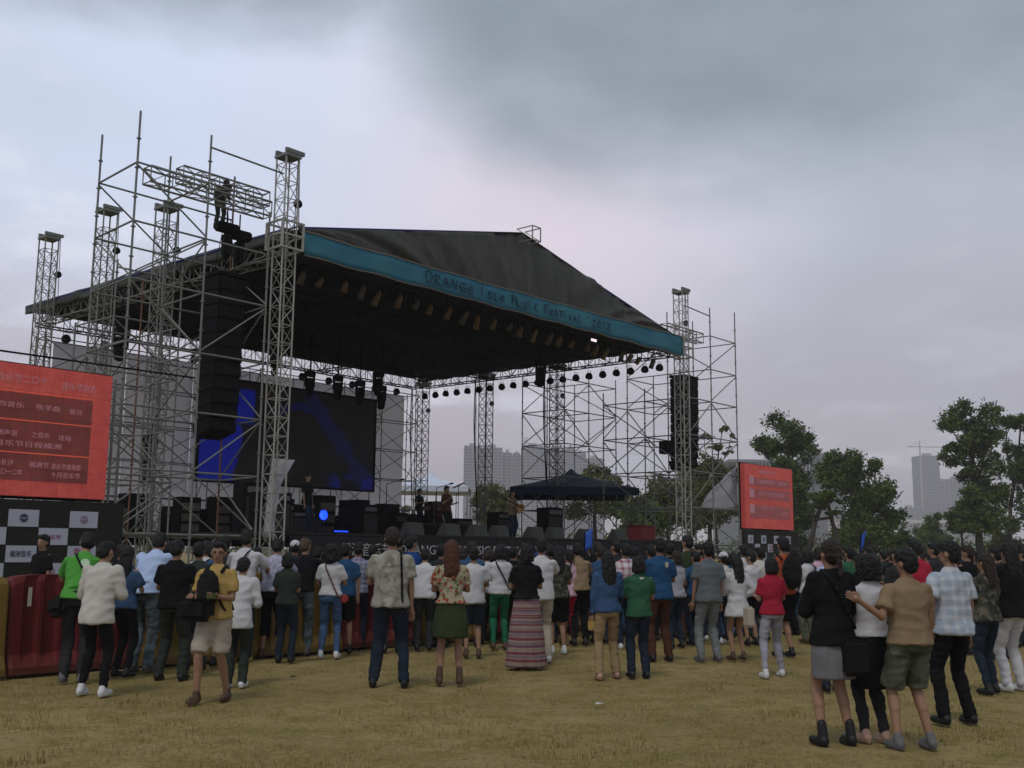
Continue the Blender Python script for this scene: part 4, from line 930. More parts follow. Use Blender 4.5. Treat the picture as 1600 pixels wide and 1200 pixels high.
def figure(t, H, sex, hair, top, bot, arms=('down', 'down'), stance=.1, stride=0., lean=0., turn=0., tilt=0., shoe=None, vox=.016, fingers=True, extras=(), skin=None, objmat=False, face=True, bulk=1., sit=False, under=None):
    s = H / 1.72; skin = skin or M_skin; w = .175 if sex == 'm' else .152; hipw = .16 if sex == 'm' else .165; B = bulk
    L = R(lean); cl, sl_ = math.cos(L), math.sin(L); TZ = .95
    def U(v):
        v = np.array(v, float); o = v.copy(); y, z = v[..., 1], v[..., 2] - TZ; o[..., 1] = y * cl + z * sl_; o[..., 2] = TZ + z * cl - y * sl_; return o
    def UP(prim): return (U(prim[0]), prim[1])
    ct, st_ = math.cos(R(turn)), math.sin(R(turn)); ti = R(tilt); c2, s2_ = math.cos(ti), math.sin(ti)
    def HV(v):
        v = np.array(v, float); o = v.copy(); y, z = v[..., 1], v[..., 2] - 1.5; o[..., 1] = y * c2 - z * s2_; o[..., 2] = 1.5 + z * c2 + y * s2_
        x, y = o[..., 0].copy(), o[..., 1].copy(); o[..., 0] = x * ct - y * st_; o[..., 1] = x * st_ + y * ct; return U(o)
    def HP(prim): return (HV(prim[0]), prim[1])
    # limbs
    J = {}
    for sg, nm, arm in ((-1, 'l', arms[0]), (1, 'r', arms[1])):
        a, b = ARMS[arm] if isinstance(arm, str) else arm; Sx = np.array((sg * w * B ** .5, 0, 1.392))
        a = np.array((a[0] * sg, a[1], a[2])); b = np.array((b[0] * sg, b[1], b[2])); a = a / np.linalg.norm(a); b = b / np.linalg.norm(b)
        E = Sx + a * .285; W = E + b * .25; J[nm] = (Sx, E, W, b)
        hp = np.array((sg * .085, 0, .90)); an = np.array((sg * stance, sg * stride, .09))
        if sit: an = np.array((sg * .14, .42, .0 + .45 - .36)); 
        dd = np.linalg.norm(hp - an); kn = (hp + an) / 2 + np.array((0, 1, .0)) * math.sqrt(max(0.0006, .425 ** 2 - (dd / 2) ** 2))
        J['h' + nm] = hp; J['k' + nm] = kn; J['a' + nm] = an
    lk = .82 if under or bot[0] in ('pants', 'slim', 'crop') else 1.
    body = [UP(p_loft([(0, 0, .93, .12 * B, .09 * B), (0, 0, 1.08, .105 * B, .08 * B), (0, 0, 1.28, .135 * B, .088 * B), (0, -.005, 1.40, .12, .075), (0, -.005, 1.45, .065, .06)])), p_ell((0, -.01, .93), (hipw * B * .85, .10 * B, .10)),
            UP(p_cap((0, -.008, 1.42), (0, .005, 1.54), .058, .052)),
            HP(p_ell((0, -.005, 1.625), (.076, .094, .098))), HP(p_ell((0, .028, 1.565), (.055, .062, .065))), HP(p_cap((0, .088, 1.615), (0, .103, 1.587), .010, .015, 8)),
            HP(p_ell((-.078, -.005, 1.6), (.013, .024, .034), 8)), HP(p_ell((.078, -.005, 1.6), (.013, .024, .034), 8))]
    ex = []
    for nm, sg in (('l', -1), ('r', 1)):
        Sx, E, W, b = J[nm]; body += [UP(p_cap(Sx, E, .042, .037)), UP(p_cap(E, W, .036, .026)), UP(p_ell(Sx, (.046, .044, .042)))]
        bd_, pa, pb = _basis(b); side_ = pa if abs(pa[0]) > abs(pb[0]) else pb
        ph = W + b * .05; body.append(UP(p_cap(W, W + b * .075, .026, .034)))
        if fingers:
            fw = side_; cv = np.cross(b, fw) * (1 if sg > 0 else -1)
            for k, ln_ in enumerate((.068, .078, .073, .058)):
                base = W + b * .085 + fw * (-.027 + .018 * k); mid = base + b * ln_ * .5 + cv * .006; tip = mid + b * ln_ * .42 + cv * .024
                ex += [UP(p_cap(base - b * .02, mid, .0095, .0088, 6)), UP(p_cap(mid, tip, .0088, .0072, 6))]
            th0 = W + b * .03 - fw * .028; ex += [UP(p_cap(th0, th0 - fw * .025 + b * .03 + cv * .012, .012, .010, 6)), UP(p_cap(th0 - fw * .025 + b * .03 + cv * .012, th0 - fw * .022 + b * .06 + cv * .03, .010, .008, 6))]
        hp, kn, an = J['h' + nm], J['k' + nm], J['a' + nm]
        body += [p_cap(hp, kn, .080 * B * lk, .054 * lk), p_cap(kn, kn + (an - kn) * .4 - np.array((0, .015, 0)), .052 * lk, .052 * lk), p_cap(kn + (an - kn) * .35 - np.array((0, .012, 0)), an, .05 * lk, .032), p_cap(an + np.array((0, -.03, -.04)), an + np.array((sg * .02, .13, -.055)), .036, .028)]
    raw = p_join(body); q_add('body', (raw[0] * s, raw[1]), vox, skin, t, smooth=2, objmat=objmat, extra=((lambda e: (e[0] * s, e[1]))(p_join(ex)) if ex else None))
    # ---- hair
    kind, hm = hair
    hp_ = [HP(p_ell((0, -.018, 1.648), (.088, .100, .094))), HP(p_ell((0, -.045, 1.60), (.083, .072, .085)))]
    if kind == 'short': hp_ += [HP(p_ell((0, .045, 1.695), (.066, .052, .035)))]
    elif kind == 'spiky': hp_ += [HP(p_ell((0, .04, 1.70), (.07, .06, .04)))] + [HP(p_cap((.05 * math.cos(k), .05 * math.sin(k), 1.69), (.085 * math.cos(k * 1.0), .085 * math.sin(k), 1.765), .022, .006, 6)) for k in range(7)]
    elif kind == 'curly': hp_ += [HP(p_ell((0, -.02, 1.65), (.115, .12, .11))), HP(p_ell((.06, -.04, 1.57), (.075, .08, .11))), HP(p_ell((-.06, -.04, 1.57), (.075, .08, .11))), HP(p_ell((0, -.07, 1.52), (.11, .07, .1)))]
    elif kind == 'bob': hp_ += [HP(p_loft([(0, -.03, 1.49, .10, .085), (0, -.03, 1.56, .105, .092), (0, -.02, 1.66, .094, .1)]))]
    elif kind == 'long': hp_ += [HP(p_loft([(0, -.095, 1.24, .06, .028), (0, -.10, 1.33, .095, .04), (0, -.085, 1.46, .1, .055), (0, -.05, 1.58, .098, .078), (0, -.02, 1.66, .092, .098)]))]
    elif kind == 'bun': hp_ += [HP(p_ell((0, -.09, 1.70), (.05, .05, .045)))]
    elif kind == 'tail': hp_ += [HP(p_cap((0, -.11, 1.64), (0, -.14, 1.42), .038, .018))]
    if kind != 'bald':
        raw = p_join(hp_); q_add('hair', (raw[0] * s, raw[1]), max(vox * .8, .011), hm, t, amp=.010 if kind != 'curly' else .02, freq=(26, 26, 18), smooth=2, objmat=objmat)
    # ---- top
    kind, tm = top[:2]; hem = top[2] if len(top) > 2 else .86; g = top[3] if len(top) > 3 else .018; fem = sex == 'f'
    if kind:
        wz = .118 if fem else .14
        secs = [(0, 0, 1.0, .152 + g, .115 + g), (0, 0, 1.1, wz * B + g, .098 * B + g), (0, 0, 1.27, .158 * B + g, .105 + g), (0, -.005, 1.37, (.155 if not fem else .14) + g * .7, .098 + g * .7), (0, -.005, 1.41, .142, .088), (0, -.005, 1.445, .098, .074), (0, -.005, 1.478, .062, .062)]
        up = p_loft(secs, 24); P = [UP(up)]
        hz = min(hem, .97); rx = hipw * B + g + .012 + (.97 - hz) * (.04 if kind != 'dress' else .2); ry = .125 * B + g + .01 + (.97 - hz) * (.04 if kind != 'dress' else .16)
        lo = [(0, 0, hz, rx, ry)] + ([(0, -.0, .90, hipw * B + g + .01, .12 * B + g + .008)] if hz < .88 else []) + [(0, 0, 1.02, .15 + g, .112 + g)]
        low_ = p_loft(lo, 24); lv = low_[0].copy()
        # lower part follows half of the lean
        l2 = L * .45; yy_, zz_ = lv[:, 1].copy(), lv[:, 2] - TZ; up_w = np.clip((zz_ + .1) / .2, 0, 1); lv[:, 1] += up_w * (zz_ * math.sin(L)) ; P.append((lv, low_[1]))
        if kind in ('tee', 'long', 'jacket', 'dress'):
            for nm in 'lr':
                Sx, E, W, b = J[nm]; P.append(UP(p_ell(Sx * np.array((.93, 1, 1)) + np.array((0, 0, -.012)), (.052 + g * .4, .055 + g * .4, .044 + g * .3))))
                if kind in ('tee', 'dress') and len(top) < 5: P.append(UP(p_cone(Sx + (E - Sx) * .08, Sx + (E - Sx) * .74, .044 + g * .5, .052 + g * .9)))
                else: P += [UP(p_cap(Sx, E, .052 + g * .6, .046 + g * .6)), UP(p_cone(E - (W - E) * .02, E + (W - E) * .93, .045 + g * .6, .034 + g * .5)), UP(p_ell(E, (.046 + g * .5,) * 3))]
        raw = p_join(P); q_add({'jacket': 'jacket', 'dress': 'dress'}.get(kind, 'shirt'), (raw[0] * s, raw[1]), vox, tm, t, amp=.0105, freq=(6, 6, 4.2), smooth=2, objmat=objmat)
    # ---- bottom
    for bot in ([bot] + ([under] if under else [])):
        kind, bm_ = bot[:2]; g = .012
        if not kind: continue
        P = [p_loft([(0, 0, .84, hipw * B - .01, .105 * B), (0, 0, .93, hipw * B + .012, .122 * B), (0, 0, 1.01, .145 * B, .108 * B)], 24)] if kind not in ('skirt', 'maxi') else []
        for nm, sg in (('l', -1), ('r', 1)):
            hp, kn, an = J['h' + nm], J['k' + nm], J['a' + nm]
            if kind == 'pants': P += [p_cap(hp, kn, .09 * B, .066), p_cap(kn, kn + (an - kn) * .5, .066, .06), p_cone(kn + (an - kn) * .3, an + np.array((0, 0, -.035)), .062, .058)]
            elif kind == 'slim': P += [p_cap(hp, kn, .086 * B, .058), p_cap(kn, kn + (an - kn) * .4 - np.array((0, .013, 0)), .056, .055), p_cone(kn + (an - kn) * .3 - np.array((0, .012, 0)), an + np.array((0, 0, .0)), .055, .04)]
            elif kind == 'shorts': P += [p_cone(hp + np.array((0, 0, .03)), kn + (hp - kn) * .08, .098 * B, .098)]
            elif kind == 'crop': P += [p_cap(hp, kn, .09 * B, .066), p_cone(kn + (kn - an) * .05, kn + (an - kn) * .45, .066, .066)]
            elif kind == 'mini': P += [p_cone(hp + np.array((0, 0, .03)), kn + (hp - kn) * .5, .095 * B, .1)]
        if kind in ('skirt', 'maxi'):
            hz = bot[2]; fl = bot[3] if len(bot) > 3 else .22
            P.append(p_loft([(0, 0, hz, fl, fl * .8), (0, 0, (hz + .93) / 2, (fl + hipw) / 2 + .015, (fl * .8 + .12) / 2 + .015), (0, 0, .93, hipw * B + .015, .125 * B), (0, 0, 1.03, .135, .105)], 26))
        raw = p_join(P); q_add({'pants': 'trousers', 'slim': 'trousers', 'crop': 'trousers', 'shorts': 'shorts', 'mini': 'shorts'}.get(kind, 'skirt'), (raw[0] * s, raw[1]), vox, bm_, t, amp=.010, freq=(6.5, 6.5, 6) if kind not in ('skirt', 'maxi') else (14, 14, 1.5), smooth=2, objmat=objmat)
    # ---- shoes
    if shoe:
        for nm, sg in (('l', -1), ('r', 1)):
            an = J['a' + nm] * 1.; bt = [p_cap(an + np.array((0, -.035, -.045)), an + np.array((sg * .02, .135, -.055)), .044, .036), p_cap(an + np.array((0, -.02, -.04)), an + np.array((0, 0, .02 if shoe[0] != 'boot' else .09)), .044, .042)]
            so_ = p_loft([(an[0], an[1] + .05, .0, .043, .125), (an[0] + sg * .006, an[1] + .05, .028, .045, .13)], 14)
            raw = p_join(bt + [so_]); q_add('shoe', (raw[0] * s, raw[1]), max(vox * .8, .011), shoe[1], t, smooth=1, objmat=objmat)
    # ---- face pieces
    if face:
        m = MB()
        for sg in (-1, 1):
            a, f_ = HP(p_ell((sg * .031, .083, 1.617), (.013, .009, .007), 8)); m.add((a * s).tolist(), f_)
        m.build('eyes', pm('eye_dark', (.02, .015, .012), .3), t, smooth=True)
        a, f_ = HP(p_ell((0, .087, 1.553), (.022, .007, .006), 8)); MB().add((a * s).tolist(), f_).build('mouth', pm('lips', (.22, .07, .06), .6), t, smooth=True)
    # ---- extras
    def torso_pt(x, z, back, gg=.03):
        ry = (.105 + gg) if z > 1.05 else (.125 + gg); rx = (.165 + gg); k = math.sqrt(max(.05, 1 - min(.98, abs(x) / rx) ** 2))
        return U(np.array((x, (-1 if back else 1) * ry * k - .005, z)))
    def ribbon(pts, r, nm, mat): m = MB(); m.poly([Vector(p) * s for p in pts], r, 6); m.build(nm, mat, t, smooth=True)
    for e in extras:
        k = e[0]
        if k == 'strap':                       # shoulder side +-1, material, end height
            sg, mt = e[1], e[2]; z1 = e[3] if len(e) > 3 else .98
            for back in (True, False):
                ribbon([torso_pt(sg * .10 + (-sg * .26) * a, 1.455 - (1.455 - z1) * a, back, .036) if a > .02 else U(np.array((sg * .085, 0, 1.475))) for a in np.linspace(0, 1, 9)], .013, 'strap', mt)
        elif k == 'vstrap':
            sg, mt = e[1], e[2]; ribbon([U(np.array((sg * .10, 0, 1.47)))] + [torso_pt(sg * (.11 + .03 * a), 1.43 - .6 * a, True, .04) for a in np.linspace(0, 1, 6)], .014, 'strap', mt)
        elif k == 'bag':
            (cx, cy, cz), (a, b, c), mt = e[1:4]; me = bevel_mesh(MB().box(-a, a, -b, b, -c, c).mesh('bag'), min(a, b, c) * .6, 3); o = link('bag', me, mt, t); o.location = Vector(U(np.array((cx, cy, cz)))) * s; o.scale = (s,) * 3; o.rotation_euler.x = -L
        elif k == 'pack':
            mt = e[1]; sz = e[2] if len(e) > 2 else 1.; fr_ = -1 if (len(e) < 4) else e[3]
            raw = p_join([UP(p_ell((0, fr_ * .215, 1.22), (.15 * sz, .095 * sz, .24 * sz))), UP(p_ell((0, fr_ * .27, 1.12), (.11 * sz, .06 * sz, .11 * sz)))]); q_add('backpack', (raw[0] * s, raw[1]), vox, mt, t, amp=.01, smooth=3)
            for sg in (-1, 1): ribbon([torso_pt(sg * .10, 1.12, fr_ > 0), torso_pt(sg * .115, 1.3, fr_ > 0), U(np.array((sg * .1, 0, 1.47))), torso_pt(sg * .10, 1.4, fr_ < 0)], .018, 'strap', mt)
        elif k == 'glasses':
            m = MB()
            for sg in (-1, 1):
                pts = [HV(np.array((sg * .033 + .021 * math.cos(q), .099, 1.615 + .015 * math.sin(q)))) * s for q in np.linspace(0, 6.283, 13)]; m.poly([Vector(p) for p in pts], .0028, 4)
                m.tube(Vector(HV(np.array((sg * .054, .098, 1.618))) * s), Vector(HV(np.array((sg * .08, .0, 1.615))) * s), .0025, 4)
            m.build('glasses', M_blackm, t)
        elif k == 'cap':
            raw = p_join([HP(p_ell((0, -.01, 1.665), (.094, .106, .085))), HP(p_ell((0, .11, 1.672), (.065, .065, .012)))]); q_add('cap', (raw[0] * s, raw[1]), .011, e[1], t, smooth=2)
        elif k == 'crest':
            a = np.array([torso_pt(x, z, True, .03) for x, z in e[2]]) * s; m = MB(); c_ = a.mean(0); out = np.array((0, -.012 * s, 0)); m.add([tuple(p + out) for p in a], [tuple(range(len(a)))]); m.build('print', e[1], t)
        elif k == 'phone':
            W = J[e[1]][2] + J[e[1]][3] * .13; c = Vector(U(W)) * s; o = rbox('phone', -.035, .035, -.005, .005, -.06, .06, M_blackm, t, .003); o.location = c
        elif k == 'held':
            W = J[e[1]][2] + J[e[1]][3] * .1 + np.array(e[4] if len(e) > 4 else (0, 0, 0)); c = Vector(U(W)) * s; a, b, cc = e[2]; me = bevel_mesh(MB().box(-a, a, -b, b, -cc, cc).mesh('held_item'), min(a, b, cc) * .5, 2); o = link('held_item', me, e[3], t); o.location = c
    return J
def cloth(name, col, pat=None, var=.14, bump=.35): return pm('cloth_' + name, col, .9, var, 7, bump, spec=.1, pat=pat, bscale=8)
def p_plaid(c1, c2, f=40.):
    def q(N, oc, out):
        s_ = N.n('ShaderNodeSeparateXYZ'); N.put(s_.inputs[0], oc); a = N.ss(N.m('SINE', N.m('MULTIPLY', s_.outputs[0], f * 2)), .1, .6); b = N.ss(N.m('SINE', N.m('MULTIPLY', s_.outputs[2], f * 2)), .1, .6)
        return N.mix(N.m('MULTIPLY', N.m('ADD', a, b), .5), c4(c1), c4(c2))
    return q
def p_blotch(cols, sc_=9., lo=.42, hi=.55):
    def q(N, oc, out):
        o_ = c4(cols[0])
        for i, c in enumerate(cols[1:]):
            mp = N.n('ShaderNodeMapping'); N.put(mp.inputs[0], oc); mp.inputs['Location'].default_value = (i * 7.3, i * 3.1, i)
            o_ = N.mix(N.ss(N.noise(mp.outputs[0], sc_, 3, .5), lo + .03, hi + .03), o_, c4(c))
        return o_
    return q
def p_floral(N, oc, out):
    v = N.n('ShaderNodeTexVoronoi'); N.put(v.inputs[0], oc); v.inputs['Scale'].default_value = 15
    o_ = N.mix(N.ss(v.outputs['Distance'], .42, .30), c4((.36, .32, .22)), c4((.36, .05, .03)))
    return N.mix(N.ss(N.noise(oc, 24, 3, .6), .55, .6), o_, c4((.10, .11, .04)))
def p_stripes(N, oc, out):
    s_ = N.n('ShaderNodeSeparateXYZ'); N.put(s_.inputs[0], oc); z = N.m('ADD', s_.outputs[2], N.m('MULTIPLY', N.noise(oc, 5, 3, .5), .02))
    a = N.ss(N.m('SINE', N.m('MULTIPLY', z, 62.)), -.1, .3); b = N.ss(N.m('SINE', N.m('MULTIPLY', z, 41.)), .2, .6); c = N.ss(N.m('SINE', N.m('MULTIPLY', z, 130.)), .3, .7)
    o_ = N.mix(a, c4((.26, .19, .16)), c4((.17, .045, .055))); o_ = N.mix(N.m('MULTIPLY', b, .6), o_, c4((.13, .085, .13))); return N.mix(N.m('MULTIPLY', c, .5), o_, c4((.30, .25, .22)))
K = dict(
    white=cloth('white', (.52, .51, .52)), offwhite=cloth('offwhite', (.52, .49, .44)), lblue=cloth('light_blue', (.42, .52, .74)), lilac=cloth('pale_lilac', (.42, .42, .50), p_blotch([(.40, .41, .50), (.30, .28, .38)], 18)),
    black=cloth('black', (.010, .010, .011)), char=cloth('charcoal', (.03, .03, .032)), dgreen=cloth('dark_green_grey', (.03, .037, .03)), jeans=cloth('blue_jeans', (.055, .10, .20), var=.3), djeans=cloth('dark_jeans', (.018, .026, .04), var=.3),
    pjeans=cloth('faded_jeans', (.14, .18, .22), p_blotch([(.15, .19, .22), (.07, .09, .09)], 5)), green=cloth('bright_green', (.08, .30, .05)), kgreen=cloth('bottle_green', (.03, .10, .055)), emer=cloth('emerald', (.02, .13, .07)), yellow=cloth('mustard_yellow', (.40, .27, .09)),
    khaki=cloth('stone_khaki', (.36, .31, .25)), tan=cloth('tan', (.27, .19, .10)), dtan=cloth('faded_tan', (.24, .17, .10)), olive=cloth('olive', (.10, .11, .075), p_blotch([(.11, .12, .085), (.06, .07, .045)], 6)), blue=cloth('royal_blue', (.02, .06, .22)),
    denim=cloth('denim_blue', (.04, .08, .16)), steel=cloth('steel_grey', (.115, .13, .14)), gpants=cloth('mid_grey', (.17, .18, .18)), lgrey=cloth('light_grey', (.32, .31, .36)), red=cloth('red', (.33, .02, .04)), orange=cloth('orange', (.33, .07, .03)),
    pink=cloth('pale_pink', (.55, .36, .42)), brown=cloth('brown', (.07, .03, .02)), teal=cloth('deep_teal_blue', (.02, .07, .15)), sand=cloth('sand', (.42, .38, .30)),
    camo=cloth('grey_pattern', (.3, .3, .25), p_blotch([(.34, .33, .28), (.18, .17, .13), (.27, .25, .22)], 7)), floral=cloth('floral_print', (.4, .3, .2), p_floral), stripes=cloth('striped_weave', (.3, .2, .2), p_stripes),
    plaid=cloth('grey_blue_check', (.2, .2, .28), p_plaid((.15, .16, .23), (.30, .28, .36))), lplaid=cloth('light_blue_check', (.4, .45, .5), p_plaid((.33, .38, .45), (.50, .50, .52), 34)), rplaid=cloth('white_red_check', (.5, .4, .4), p_plaid((.58, .52, .55), (.30, .12, .14), 26)),
    dpat=cloth('dark_pattern', (.07, .07, .05), p_blotch([(.06, .06, .045), (.13, .11, .08), (.03, .035, .03)], 12)), sage=cloth('grey_skirt', (.16, .155, .16)), forest=cloth('dark_moss', (.035, .048, .022)))
HB = pm('black_hair', (.006, .0055, .005), .5, .4, 30, .6, bscale=90); HBR = pm('red_brown_hair', (.07, .022, .012), .55, .3, 30, .6, bscale=90); HLB = pm('light_brown_hair', (.075, .045, .025), .6, .3, 30, .6, bscale=90); HDB = pm('dark_brown_hair', (.022, .013, .009), .55, .3, 30, .6, bscale=90)
SH = dict(white=pm('white_shoe', (.6, .6, .6), .6), black=pm('black_shoe', (.012, .012, .012), .5), grey=pm('grey_shoe', (.12, .12, .12), .6), brown=pm('brown_shoe', (.08, .045, .03), .6), tan=pm('tan_shoe', (.4, .25, .18), .6), yellow=pm('yellow_shoe', (.45, .33, .08), .6))
STAGE_C = S(9, 4)
TAKEN = []
def person(px, feet, head, label, sex='m', hair=('short', HB), top=('tee', None), bot=('pants', None), face_to=None, yaw=0., group=None, **kw):
    g = ground(px, feet); Dm = g.y; hz = on_y(px, head, g.y).z; H = hz / 1.0
    H = max(1.3, min(1.95, H))
    tgt = (face_to or STAGE_C) - g; rz = math.atan2(-tgt.x, tgt.y) + R(yaw)
    t = thing('person', label, 'person', (g.x, g.y, 0), rz, group); TAKEN.append((g.x, g.y))
    vox = .0125 if Dm < 11.5 else (.016 if Dm < 16 else .021)
    lean = kw.get('lean', 0)
    Hb = H / (1 - .33 * (1 - math.cos(R(lean)))) if lean else H
    figure(t, Hb, sex, hair, top, bot, vox=vox, **kw); return t
T = lambda c, *a: ('tee', K[c], *a)
LS = lambda c, *a: ('long', K[c], *a)
P_ = lambda c: ('pants', K[c]); SL = lambda c: ('slim', K[c]); SHT = lambda c: ('shorts', K[c])
sw, sb, sg_, sbr = ('shoe', SH['white']), ('shoe', SH['black']), ('shoe', SH['grey']), ('shoe', SH['brown'])
# --- along the barrier, from the left
person(55, 1012, 836, 'person in black behind the red barrier in front of the left sponsor wall', top=T('black'), bot=P_('djeans'), shoe=sb, yaw=160, turn=20)
person(112, 1066, 832, 'man in a bright green t-shirt with a round print leaning on the red barrier', top=T('green', .93), bot=P_('char'), arms=('lean', 'lean'), lean=26, shoe=sg_, yaw=16, turn=20,
       extras=[('strap', -1, M_black, 1.0), ('bag', (-.2, .0, .82), (.1, .1, .12), M_black), ('crest', pm('pale_green_print', (.45, .6, .4), .8), [(.05 + .05 * math.cos(q), 1.3 + .05 * math.sin(q)) for q in np.linspace(0, 6, 12)])])
person(143, 1087, 847, 'person in untucked white shirt, black trousers and white shoes near the red barrier', hair=('short', HB), top=LS('offwhite', .80, .028), bot=SL('black'), arms=('front', 'front'), lean=9, stance=.15, shoe=sw, turn=-25, tilt=-8, stride=-.05)
person(217, 1049, 832, 'man in a light blue shirt and faded jeans bending over the red barrier', top=LS('lblue', .92, .024), bot=P_('pjeans'), arms=('lean', 'lean'), lean=30, shoe=sg_, yaw=-4)
person(244, 1026, 846, 'person in a royal blue top just behind the man in the light blue shirt', top=T('blue'), bot=P_('jeans'), arms=('lean', 'lean'), lean=20, shoe=sw)
person(265, 1063, 845, 'man in black shirt and dark jeans, between light blue shirt and man with glasses', top=T('black', .88, .026), bot=P_('dgreen'), arms=('front', 'front'), stance=.15, shoe=sb, tilt=-8, bulk=1.08)
person(308, 1033, 846, 'person in a white t-shirt with dark shoulder straps behind the man with glasses', top=T('white'), bot=P_('djeans'), arms=('lean', 'lean'), lean=14, shoe=sw, extras=[('strap', 1, M_black), ('strap', -1, M_black)])
man = person(330, 1096, 848, 'man with glasses in a mustard shirt and stone shorts, black pack on his chest', top=T('yellow', .90, .022), bot=SHT('khaki'), arms=('hold', 'hold'), face_to=Vector((-4.5, 5.5, 0)), yaw=0, turn=18, stance=.1, stride=.16, shoe=('shoe', SH['brown']), bulk=1.05,
       extras=[('glasses',), ('pack', M_black, .85, 1), ('bag', (.12, .24, 1.0), (.2, .11, .13), M_black), ('strap', 1, M_black), ('held', 'l', (.05, .04, .03), pm('olive_gadget', (.08, .09, .03), .5))])
person(372, 1034, 829, 'tall spiky-haired man in a white t-shirt with black straps at the yellow barrier', hair=('spiky', HB), top=T('white', .92, .022), bot=P_('djeans'), arms=('lean', 'lean'), lean=12, shoe=('shoe', SH['yellow']), extras=[('strap', 1, M_black)])
person(366, 1074, 872, 'person with a long pale shirt tail half hidden behind the man with glasses', top=LS('white', .78, .024), bot=P_('dgreen'), arms=('front', 'front'), lean=16, shoe=sw)
person(421, 1029, 842, 'person in a pale lilac speckled shirt and long black shorts at the yellow barrier', top=T('lilac', .95, .02), bot=('crop', K['black']), arms=('lean', 'lean'), lean=18, shoe=sbr, stance=.12)
person(455, 1000, 846, 'person in a white cap beyond the black t-shirt, at the barrier', top=T('char'), bot=P_('djeans'), arms=('front', 'front'), shoe=sb, turn=30, extras=[('cap', K['white'])])
person(468, 1022, 842, 'man with light brown hair, black t-shirt and faded jeans leaning on the barrier', hair=('short', HLB), top=T('black', .92, .02), bot=P_('pjeans'), arms=('lean', 'lean'), lean=12, shoe=sg_, turn=-20)
person(513, 1028, 852, 'woman with thick curly black hair, white shirt, blue jeans and thin brown strap', 'f', ('curly', HB), T('white', .95, .012), SL('jeans'), arms=('front', 'front'), stance=.12, shoe=sw, extras=[('strap', -1, pm('brown_leather', (.12, .05, .03), .5), .9), ('bag', (.2, .03, .9), (.07, .05, .07), pm('red_bag', (.3, .03, .03), .5))])
person(555, 1014, 848, 'man in a grey and blue checked shirt raising a phone towards the stage', top=T('plaid', .9, .022), bot=P_('djeans'), arms=('phone', 'lean'), lean=5, shoe=sb, extras=[('phone', 'l')])
person(607, 1073, 826, 'big man in a grey patterned shirt and dark jeans with a black shoulder strap', hair=('short', HDB), top=T('camo', .86, .03), bot=P_('djeans'), arms=('front', 'down'), stance=.17, shoe=sb, bulk=1.12, tilt=-6, extras=[('vstrap', 1, M_black)])
person(640, 1013, 838, 'man with blue shoulders and a white back, head turned right, beside the big man', top=T('blue', .97), bot=P_('char'), arms=('front', 'front'), shoe=sw, turn=-55, extras=[('strap', -1, M_blue)])
person(661, 1016, 858, 'person in a loose white t-shirt bending forward left of the floral top', top=T('white', .86, .03), bot=P_('char'), arms=('lean', 'lean'), lean=18, shoe=sb)
person(702, 1069, 846, 'woman with long red-brown hair, floral top and dark green skirt', 'f', ('long', HBR), T('floral', .97, .014), ('skirt', K['forest'], .56, .22), arms=('front', 'front'), stance=.12, shoe=('boot', SH['brown']))
person(738, 1027, 856, 'person in a long white t-shirt and dark shorts right behind the floral top', top=T('white', .84, .022), bot=SHT('djeans'), arms=('front', 'front'), shoe=sbr)
person(762, 1006, 860, 'person in a white hooded top leaning forward, beside the green trousers', hair=('short', HDB), top=('long', K['white'], .9, .03), bot=P_('char'), arms=('lean', 'lean'), lean=22, shoe=sb)
person(780, 1014, 852, 'woman with a black diagonal strap over a white t-shirt and emerald trousers', 'f', ('bob', HB), T('white', .9, .016), SL('emer'), arms=('front', 'front'), shoe=sbr, extras=[('strap', -1, M_black)])
person(822, 1044, 852, 'woman in a black top and a long striped skirt reaching the grass', 'f', ('bob', HB), T('black', .97, .02), ('maxi', K['stripes'], .03, .30), arms=('front', 'front'), shoe=sb, bulk=1.05)
person(846, 1034, 842, 'tall person in a white shirt and beige trousers partly behind the striped skirt', top=T('white', .86, .02), bot=P_('sand'), arms=('lean', 'lean'), lean=6, shoe=sw, bulk=.95)
person(872, 1022, 854, 'person in dark clothes with long dark hair right of the beige trousers', 'f', ('long', HB), T('dpat', .9, .02), SHT('black'), arms=('front', 'front'), shoe=sw)
person(889, 1008, 860, 'person in a pink and white top seen between two dark figures', 'f', ('tail', HB), T('pink', .88), SL('red'), arms=('front', 'front'), shoe=sb)
person(906, 1008, 850, 'person in a brownish grey t-shirt and black trousers leaning on the barrier', top=T('dtan', .92, .024), bot=SL('black'), arms=('lean', 'lean'), lean=14, shoe=sb)
person(950, 1060, 864, 'woman with long black hair, blue shirt and khaki trousers carrying a small yellow bag', 'f', ('long', HB), ('long', K['denim'], .9, .022), P_('tan'), arms=('down', 'front'), stance=.15, stride=.1, shoe=('shoe', SH['tan']), extras=[('held', 'l', (.06, .03, .07), K['yellow'], (0, 0, -.05))])
person(978, 1014, 850, 'person in a white and red checked shirt in front of the green t-shirt', top=T('rplaid', .9), bot=P_('djeans'), arms=('front', 'front'), shoe=sw)
person(999, 1059, 870, 'person in bottle green shirt and dark jeans beside the woman in blue', hair=('bob', HB), top=T('kgreen', .86, .02), bot=P_('djeans'), arms=('front', 'front'), stance=.11, shoe=sb, extras=[('crest', K['white'], [(-.04, 1.43), (.04, 1.43), (.02, 1.40), (-.02, 1.40)])])
person(1033, 1033, 842, 'man in a blue t-shirt with a small pale crest on the upper back', top=T('teal', .86, .024), bot=P_('brown'), arms=('front', 'front'), stance=.13, shoe=sb, extras=[('crest', K['sand'], [(.02, 1.39), (.07, 1.39), (.075, 1.34), (.045, 1.30), (.015, 1.34)])])
